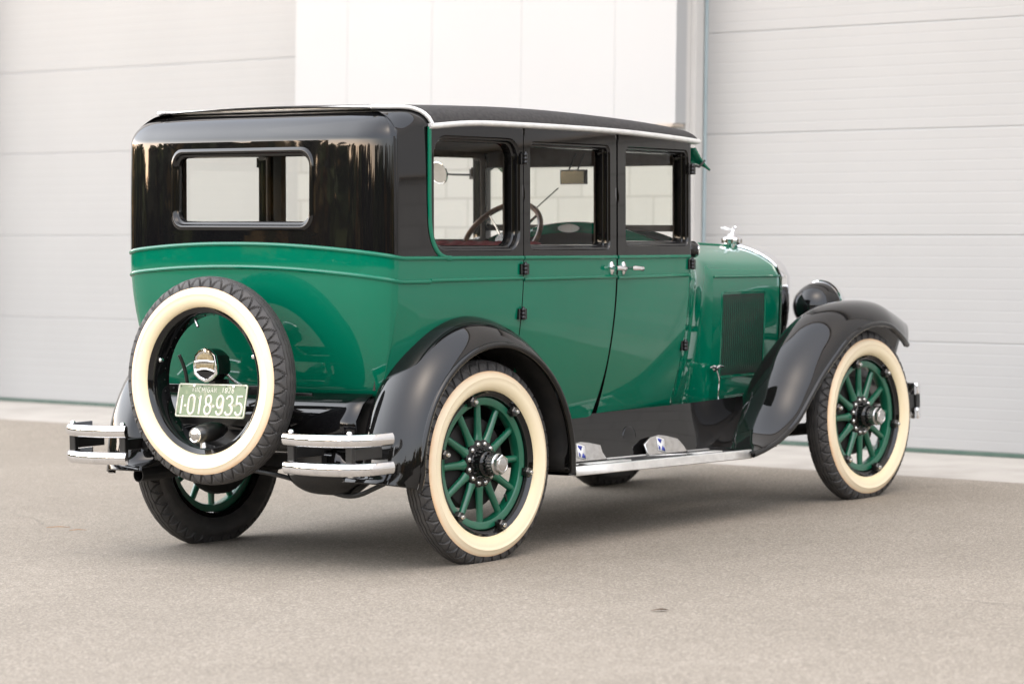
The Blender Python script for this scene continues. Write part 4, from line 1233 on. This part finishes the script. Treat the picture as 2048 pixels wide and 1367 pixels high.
# ---- spare wheel
def make_spare():
    ty = tyre_mesh(False); ty.name = 'spare_wheel'
    M = Matrix.Translation((-.744, .002, .7615)) @ Matrix.Rotation(math.radians(90) + .078, 4, 'Z') @ Matrix.Rotation(.03, 4, 'X')
    # local +y must face the rear (-x)
    ty.parent = CAR; ty.matrix_local = M
    w2 = clone(PARTS['whitewall'], 'whitewall', ty, Matrix.Identity(4))
    rm = MB()
    rm.lathe([(.274, -.050), (.293, -.050), (.298, -.036), (.289, -.026), (.280, -.018), (.279, .018), (.281, .028), (.290, .037), (.298, .046), (.294, .050), (.287, .044), (.281, .040), (.276, .038), (.272, .030), (.268, .008), (.266, -.02), (.266, -.050)], 96, (0, 0, 0), 'y', close=True)
    ro = rm.build('rim', BLACK, ty, sharp=40)
    q = MB()
    for k in range(36):
        a = 2 * PI * k / 36
        q.lathe([(0, 0), (.004, 0), (.003, .003), (0, .004)], 8, (.2655 * math.cos(a), -.022, .2655 * math.sin(a)), 'y')
    q.build('rim_rivets', SATIN, ty)
    q = MB(); q.tube([(.262 * math.cos(1.25), .0, .262 * math.sin(1.25)), (.225 * math.cos(1.30), .006, .225 * math.sin(1.30))], [.005, .0065], 8)
    q.build('valve_stem', NICKEL, ty)
    for a in (math.radians(158), math.radians(-2 + 20)):
        q = MB(); q.lathe([(.010, 0), (.011, .006), (.008, .014), (0, .017)], 14, (.262 * math.cos(a), .012, .262 * math.sin(a)), 'y'); q.build('clamp_bolt', CHROME, ty)
    return ty
SPARE = make_spare()
def make_tail():
    b = MB()   # carrier bars
    b.box((-.672, .02, .722), (.012, .60, .036)); b.box((-.665, .03, .60), (.010, .50, .05))
    b.tube([(-.66, .26, .72), (-.62, .27, .66), (-.50, .27, .62)], .014, 8); b.tube([(-.66, -.24, .72), (-.62, -.25, .66), (-.50, -.25, .62)], .014, 8)
    b.tube(spline([(-.69, .235, .86), (-.675, .228, .82), (-.665, .222, .77), (-.66, .22, .72)], 4), .008, 8)
    b.box((-.68, .02, .748), (.008, .11, .034))
    for y in (.28, .25, -.22, -.25): b.lathe([(.006, 0), (.005, .006), (0, .007)], 8, (-.679, y, .722), 'x', -1)
    b.build('spare_carrier', SATIN, CAR, bevel=.002)
    b = MB()   # lower pan behind the spare
    rows = []
    for k in range(15):
        y = lerp(-.60, .60, k / 14)
        rows.append([(-.44 - .02 * (1 - (y / .6) ** 2), y, .70), (-.50 - .03 * (1 - (y / .6) ** 2), y, .665), (-.545 - .02 * (1 - (y / .6) ** 2), y, .60), (-.54, y, .53), (-.51, y, .48), (-.45, y, .455), (-.2, y, .45)])
    b.grid(rows)
    b.build('rear_apron', BLACK, CAR, sharp=60, solid=.004)
    b = MB()
    for s in (-1, 1): b.tube(spline([(-.30, s * .43, .47), (-.50, s * .43, .50), (-.64, s * .43, .49), (-.70, s * .44, .49)], 4), .022, 10)
    b.box((-.60, 0, .44), (.03, .95, .05)); b.box((-.66, 0, .51), (.02, .30, .10))
    b.tube([(-.63, -.10, .66), (-.645, -.30, .71), (-.60, -.42, .705)], .006, 8)
    b.build('rear_frame', SATIN, CAR, sharp=50)
    b = MB()
    b.tube(spline([(-.42, -.195, .45), (-.42, -.215, .42), (-.42, -.25, .405), (-.42, -.36, .40), (-.42, -.46, .405), (-.42, -.505, .42), (-.42, -.53, .45)], 4), [.05, .07, .085, .095, .10, .105, .108, .11, .112, .113, .114, .114, .114, .114, .112, .11, .108, .10, .095, .09, .08, .07, .06, .05, .03], 24)
    b.build('fuel_tank', BLACK, CAR, sharp=60)
    b = MB()
    b.tube(spline([(-.50, .30, .40), (-.45, .08, .374), (-.45, -.087, .358), (-.45, -.30, .318), (-.45, -.44, .291), (-.45, -.52, .297), (-.43, -.60, .33), (-.40, -.66, .36)], 4), .010, 8)
    b.build('brake_rod', SATIN, CAR)
    b = MB()
    R = []
    pth = [(-.60, .592, .345), (-.45, .592, .348), (-.2, .585, .36), (.3, .56, .40)]
    b.tube(pth, .030, 20, caps=False); b.tube(pth, .0265, 20, caps=False)
    b.lathe([(.0265, 0), (.030, 0)], 20, pth[0], 'x')
    b.build('exhaust_pipe', SATIN, CAR, sharp=50)
    # chassis bits under the floor
    b = MB()
    for s in (-1, 1):
        b.box((1.3, s * .36, .47), (3.3, .06, .10))
        b.tube(spline([(-.42, s * .47, .44), (-.2, s * .48, .36), (0, s * .48, .33), (.3, s * .47, .36), (.55, s * .46, .44)], 5), .022, 8)
        b.tube(spline([(2.5, s * .38, .42), (2.75, s * .38, .34), (2.908, s * .38, .31), (3.1, s * .38, .34), (3.4, s * .38, .46)], 5), .022, 8)
    b.tube([(0, -.70, WC), (0, .70, WC)], .040, 14); b.lathe([(0, -.15), (.06, -.13), (.13, -.03), (.14, 0), (.13, .03), (.06, .13), (0, .15)], 24, (0, 0, WC), 'y')
    b.tube([(2.908, -.66, WC - .05), (2.908, -.3, WC - .09), (2.908, .3, WC - .09), (2.908, .66, WC - .05)], .030, 12)
    b.tube([(.1, 0, WC), (1.6, 0, .45)], .03, 12); b.box((1.9, 0, .45), (.9, .42, .28)); b.box((2.6, 0, .55), (.6, .30, .40))
    b.build('chassis', DARK, CAR, sharp=50)
    # tail lamp
    b = MB()
    hexo = [(0, .066), (.030, .058), (.052, .040), (.061, .0), (.058, -.032), (.034, -.050), (0, -.062), (-.034, -.050), (-.058, -.032), (-.061, .0), (-.052, .040), (-.030, .058)]
    cx_, cy_, cz_ = -.765, .006, .822
    rows = []
    for k, (sc, dx) in enumerate(((.55, .095), (.85, .088), (1.02, .066), (1.06, .02), (1.06, .004))):
        rows.append([(cx_ + dx, cy_ + a * sc, cz_ + c * sc) for a, c in hexo])
    b.grid(rows, cv=True); b.add(rows[0], [tuple(range(12))])
    tl = b.build('tail_lamp', BLACK, CAR, sharp=30)
    b = MB()
    rows = []
    for sc, dx in ((1.08, .006), (1.10, -.002), (1.05, -.008), (.93, -.009), (.86, -.005), (.84, .004)):
        rows.append([(cx_ + dx, cy_ + a * sc, cz_ + c * sc) for a, c in hexo])
    b.grid(rows, cv=True)
    for z, bow in ((.016, .004), (-.022, .010)):
        pp = [(cx_ - .006, cy_ + lerp(-.054, .054, k / 8), cz_ + z + bow * (1 - (lerp(-1, 1, k / 8)) ** 2)) for k in range(9)]
        b.tube(pp, .0045, 8)
    b.build('lamp_bezel', CHROME, tl, sharp=35)
    b = MB()
    for z0, z1, nr in ((.020, .054, 13), (-.014, .012, 20)):
        rows = []
        for k in range(nr * 4 + 1):
            y = lerp(-.050, .050, k / (nr * 4)); rp = .0012 * math.cos(2 * PI * k / 4)
            zz1 = min(z1, .062 - abs(y) * .45) if z0 > 0 else z1
            rows.append([(cx_ - .003 - rp, cy_ + y, cz_ + z0), (cx_ - .006 - rp, cy_ + y, cz_ + (z0 + zz1) / 2), (cx_ - .003 - rp, cy_ + y, cz_ + zz1)])
        b.grid(rows)
    b.build('lamp_lens', AMBER, tl, sharp=60)
    b = MB(); lp = [(.051, -.022), (.048, -.027), (.029, -.042), (0, -.052), (-.029, -.042), (-.048, -.027), (-.051, -.022)]
    b.prism(lp, lambda a, c: (cx_ - .003, cy_ + a, cz_ + c), lambda a, c: (cx_ + .002, cy_ + a, cz_ + c))
    b.build('lamp_panel', BLACK, tl)
    b = MB()
    hp = spline([(-.70, -.03, .80), (-.69, -.065, .765), (-.68, -.10, .742), (-.67, -.13, .72)], 14)
    b.tube(hp, [.0075 if i % 2 else .006 for i in range(len(hp))], 10)
    b.build('lamp_conduit', NICKEL, tl)
    b = MB(); b.box((-.70, .006, .765), (.05, .02, .06)); b.build('lamp_bracket', SATIN, tl)
    # stop lamp
    b = MB(); b.cur = 0
    o_ = (-.842, .0, .549)
    b.lathe([(.026, .0), (.032, .006), (.037, .03), (.040, .06), (.038, .09), (.030, .125), (.018, .15), (0, .16)], 28, o_, 'x')
    b.cur = 1
    b.lathe([(.030, .004), (.030, -.003), (.027, -.006), (.0235, -.005)], 28, o_, 'x')
    b.cur = 2
    b.lathe([(.0235, -.004), (.012, -.009), (0, -.010)], 28, o_, 'x')
    b.xf(lambda x, y, z: (x, y - (x + .842) * .12, z + (x + .842) * .10))
    st = b.build('stop_lamp', [SATIN, CHROME, NICKEL], CAR, sharp=45)
    b = MB(); b.tube([(-.80, -.004, .52), (-.80, -.006, .495)], [.014, .016], 12); b.build('lamp_stud', NICKEL, st)
    # number plate
    PW, PH = .392, .138
    pr = bpy.data.objects.new('number_plate', None)
    M = Matrix.Translation((-.765, -.020, .682)) @ Matrix.Rotation(math.radians(-90), 4, 'Z') @ Matrix.Rotation(math.radians(90), 4, 'X') @ Matrix.Rotation(math.radians(-13), 4, 'X')
    b = MB()
    def slab(b, ol, z0, z1):
        b.prism(ol, lambda a, c: (a, c, z0), lambda a, c: (a, c, z1))
    b.cur = 0; slab(b, rr_loop(-PW / 2, PW / 2, -PH / 2, PH / 2, .010, 5, 6), -.001, .0012)
    plate = b.build('number_plate', PLATEG, CAR, sharp=30)
    plate.matrix_local = M
    b = MB(); b.tube([(x, y, .0012) for x, y in rr_loop(-PW / 2 + .004, PW / 2 - .004, -PH / 2 + .004, PH / 2 - .004, .009, 5, 6)], .0028, 6, closed=True)
    b.build('plate_border', PLATEW, plate)
    # stroke lettering
    def arc(cx, cy, rx, ry, a0, a1, n=14): return [(cx + rx * math.cos(math.radians(lerp(a0, a1, k / n))), cy + ry * math.sin(math.radians(lerp(a0, a1, k / n)))) for k in range(n + 1)]
    F = {
     '0': [arc(.5, .74, .42, .26, 0, 180) + arc(.5, .26, .42, .26, 180, 360) + [(.92, .74)]],
     '1': [[(.22, .84), (.55, 1.0), (.55, 0)]],
     '8': [arc(.5, .755, .36, .245, -90, 270, 24), arc(.5, .255, .42, .255, 90, 450, 24)],
     '9': [arc(.5, .68, .42, .32, 0, 360, 24), [(.92, .68), (.92, .26)] + arc(.5, .26, .42, .26, 0, -165)],
     '3': [arc(.46, .76, .40, .24, 160, -90) + arc(.46, .26, .46, .26, 90, -160)],
     '5': [[(.90, 1.0), (.20, 1.0), (.13, .56)] + arc(.48, .32, .44, .32, 130, -155)],
     '2': [arc(.5, .74, .40, .26, 165, -25) + [(.10, 0), (.92, 0)]],
     'M': [[(.05, 0), (.05, 1), (.5, .30), (.95, 1), (.95, 0)]], 'I': [[(.5, 0), (.5, 1)]],
     'C': [arc(.55, .5, .45, .5, 50, 310, 20)], 'H': [[(.08, 0), (.08, 1)], [(.92, 0), (.92, 1)], [(.08, .5), (.92, .5)]],
     'G': [arc(.55, .5, .45, .5, 50, 350, 20) + [(.98, .46), (.62, .46)]], 'A': [[(.02, 0), (.5, 1), (.98, 0)], [(.2, .36), (.8, .36)]],
     'N': [[(.08, 0), (.08, 1), (.92, 0), (.92, 1)]], '.': [[(.0, .44), (1.0, .44)]],
    }
    def text(b, items, y, h, r):
        for ch, x, w_ in items:
            for st_ in F[ch]:
                P = [(x + a * w_, y + c * h, .0014) for a, c in st_]
                b.tube(P, r, 8, flat=.6, up=(0, 0, 1))
    b = MB()
    big = [('1', .010, .030), ('.', .044, .012), ('0', .062, .040), ('1', .114, .030), ('8', .156, .042), ('.', .204, .012), ('9', .222, .042), ('3', .276, .042), ('5', .330, .042)]
    text(b, [(c, -PW / 2 + .004 + x, w_) for c, x, w_ in big], -.056, .076, .0052)
    big2 = 'MICHIGAN'
    x = -.112
    for ch in big2:
        w_ = .016 if ch == 'M' else (.004 if ch == 'I' else .0135)
        text(b, [(ch, x, w_)], .034, .019, .0017); x += w_ + .0062
    x = .052
    for ch in '1928':
        text(b, [(ch, x, .0125)], .034, .019, .0017); x += .0185
    b.build('plate_lettering', PLATEW, plate, sharp=60)
    b = MB()
    for px, py in ((-.105, .058), (.118, .058)): b.lathe([(.007, 0), (.006, .004), (0, .006)], 12, (px, py, .001), 'z')
    b.build('plate_screws', CHROME, plate)
    b = MB()
    for px, py in ((-.180, .056), (.180, .056), (-.180, -.056), (.180, -.056), (-.062, .058), (.075, .058)): b.lathe([(0, .0002), (.0035, .0002)], 10, (px, py, .0012), 'z')
    b.build('plate_holes', DARK, plate)
    # bumperettes
    for s in (-1, 1):
        pth = spline([(-.795, .450, 0), (-.824, .56, 0), (-.828, .68, 0), (-.805, .775, 0), (-.760, .828, 0), (-.700, .848, 0), (-.620, .852, 0)], 8)
        bars = []
        root = None
        for zc in (.545, .434):
            b = MB(); rows = []
            for i, p_ in enumerate(pth):
                a = pth[max(i - 1, 0)]; c = pth[min(i + 1, len(pth) - 1)]
                t = (c - a).normalized(); n_ = Vector((-t.y, t.x, 0))
                if n_.x > 0 and abs(n_.x) > abs(n_.y): n_ = -n_
                if n_.dot(Vector((-1, .6, 0))) < 0: n_ = -n_
                sec = [(-.008, -.0235)] + [(.0155 * math.cos(q_), .0255 * math.sin(q_)) for q_ in [math.radians(-82 + 164 * k_ / 10) for k_ in range(11)]] + [(-.008, .0235)]
                rows.append([(p_.x + n_.x * d, s * (p_.y + n_.y * d), zc + h) for d, h in sec])
            b.grid(rows, cv=True); b.add(rows[0], [tuple(range(13))]); b.add(rows[-1], [tuple(range(13))])
            if root is None: root = b.build('bumperette', CHROME, CAR, sharp=45)
            else: b.build('bumper_bar', CHROME, root, sharp=45)
        for q, ya in ((2, .47), (25, .765)):
            b = MB(); p_ = pth[q]
            b.box((p_.x + .018, s * p_.y, .490), (.020, .035, .150)); b.box((p_.x + .10, s * (p_.y + .004), .49), (.17, .024, .045))
            b.build('bumper_bracket', SATIN, root, bevel=.003)
        b = MB()
        for q in (2, 25):
            p_ = pth[q]
            for z in (.566, .405):
                b = MB(); b.lathe([(.011, 0), (.012, .008), (.009, .015), (0, .018)], 14, (p_.x + .016, s * p_.y, z), 'z', 1); b.build('bumper_bolt', CHROME, root, sharp=50)
make_tail()

# ---- head lamps and front bumper
for s in (-1, 1):
    b = MB(); o_ = (3.085, s * .435, .925)
    b.cur = 0
    b.lathe([(0, -.145), (.03, -.142), (.065, -.125), (.095, -.092), (.112, -.05), (.120, -.01), (.121, .02)], 48, o_, 'x')
    hl = b.build('headlamp', BLACK, CAR, sharp=50)
    b = MB(); b.lathe([(.121, .016), (.129, .018), (.131, .026), (.129, .036), (.122, .042), (.116, .040)], 48, o_, 'x'); b.build('lamp_rim', CHROME, hl, sharp=50)
    b = MB(); b.lathe([(.118, .038), (.08, .052), (.04, .058), (0, .060)], 36, o_, 'x'); b.build('lamp_glass', NICKEL, hl)
    b = MB(); b.tube([(3.08, s * .435, .84), (3.07, s * .435, .76)], [.030, .022], 14); b.build('lamp_stem', BLACK, hl)
b = MB(); b.tube([(3.07, -.56, .76), (3.07, 0, .765), (3.07, .56, .76)], .018, 12); b.build('lamp_bar', BLACK, CAR)
bumper = None
for zc in (.490, .370):
    b = MB(); rows = []
    pth = spline([(3.50, -.735, 0), (3.585, -.68, 0), (3.62, -.45, 0), (3.64, 0, 0), (3.62, .45, 0), (3.585, .68, 0), (3.50, .735, 0)], 8)
    for p_ in pth:
        rows.append([(p_.x + d, p_.y, zc + h) for d, h in ((-.008, -.026), (.006, -.026), (.013, -.016), (.015, 0), (.013, .016), (.006, .026), (-.008, .026))])
    b.grid(rows, cv=True); b.add(rows[0], [tuple(range(7))]); b.add(rows[-1], [tuple(range(7))])
    if bumper is None: bumper = b.build('front_bumper', CHROME, CAR, sharp=45)
    else: b.build('bumper_bar', CHROME, bumper, sharp=45)
for s in (-1, 1):
    b = MB(); b.lathe([(0, 0), (.024, 0), (.026, .005), (.026, .050), (.024, .055), (0, .055)], 16, (3.556, s * .700, .340), 'z'); b.build('bumper_clamp', CHROME, bumper, sharp=45)
    b = MB(); b.lathe([(0, 0), (.024, 0), (.026, .005), (.026, .050), (.024, .055), (0, .055)], 16, (3.556, s * .700, .465), 'z'); b.build('bumper_clamp', CHROME, bumper, sharp=45)
for s in (-1, 1):
    b = MB()
    b.box((3.556, s * .700, .43), (.036, .036, .08)); b.box((3.50, s * .69, .43), (.10, .04, .07)); b.tube([(3.46, s * .685, .43), (3.30, s * .42, .45), (3.1, s * .38, .47)], .018, 8)
    b.build('bumper_iron', SATIN, bumper)
bpy.context.view_layer.update()
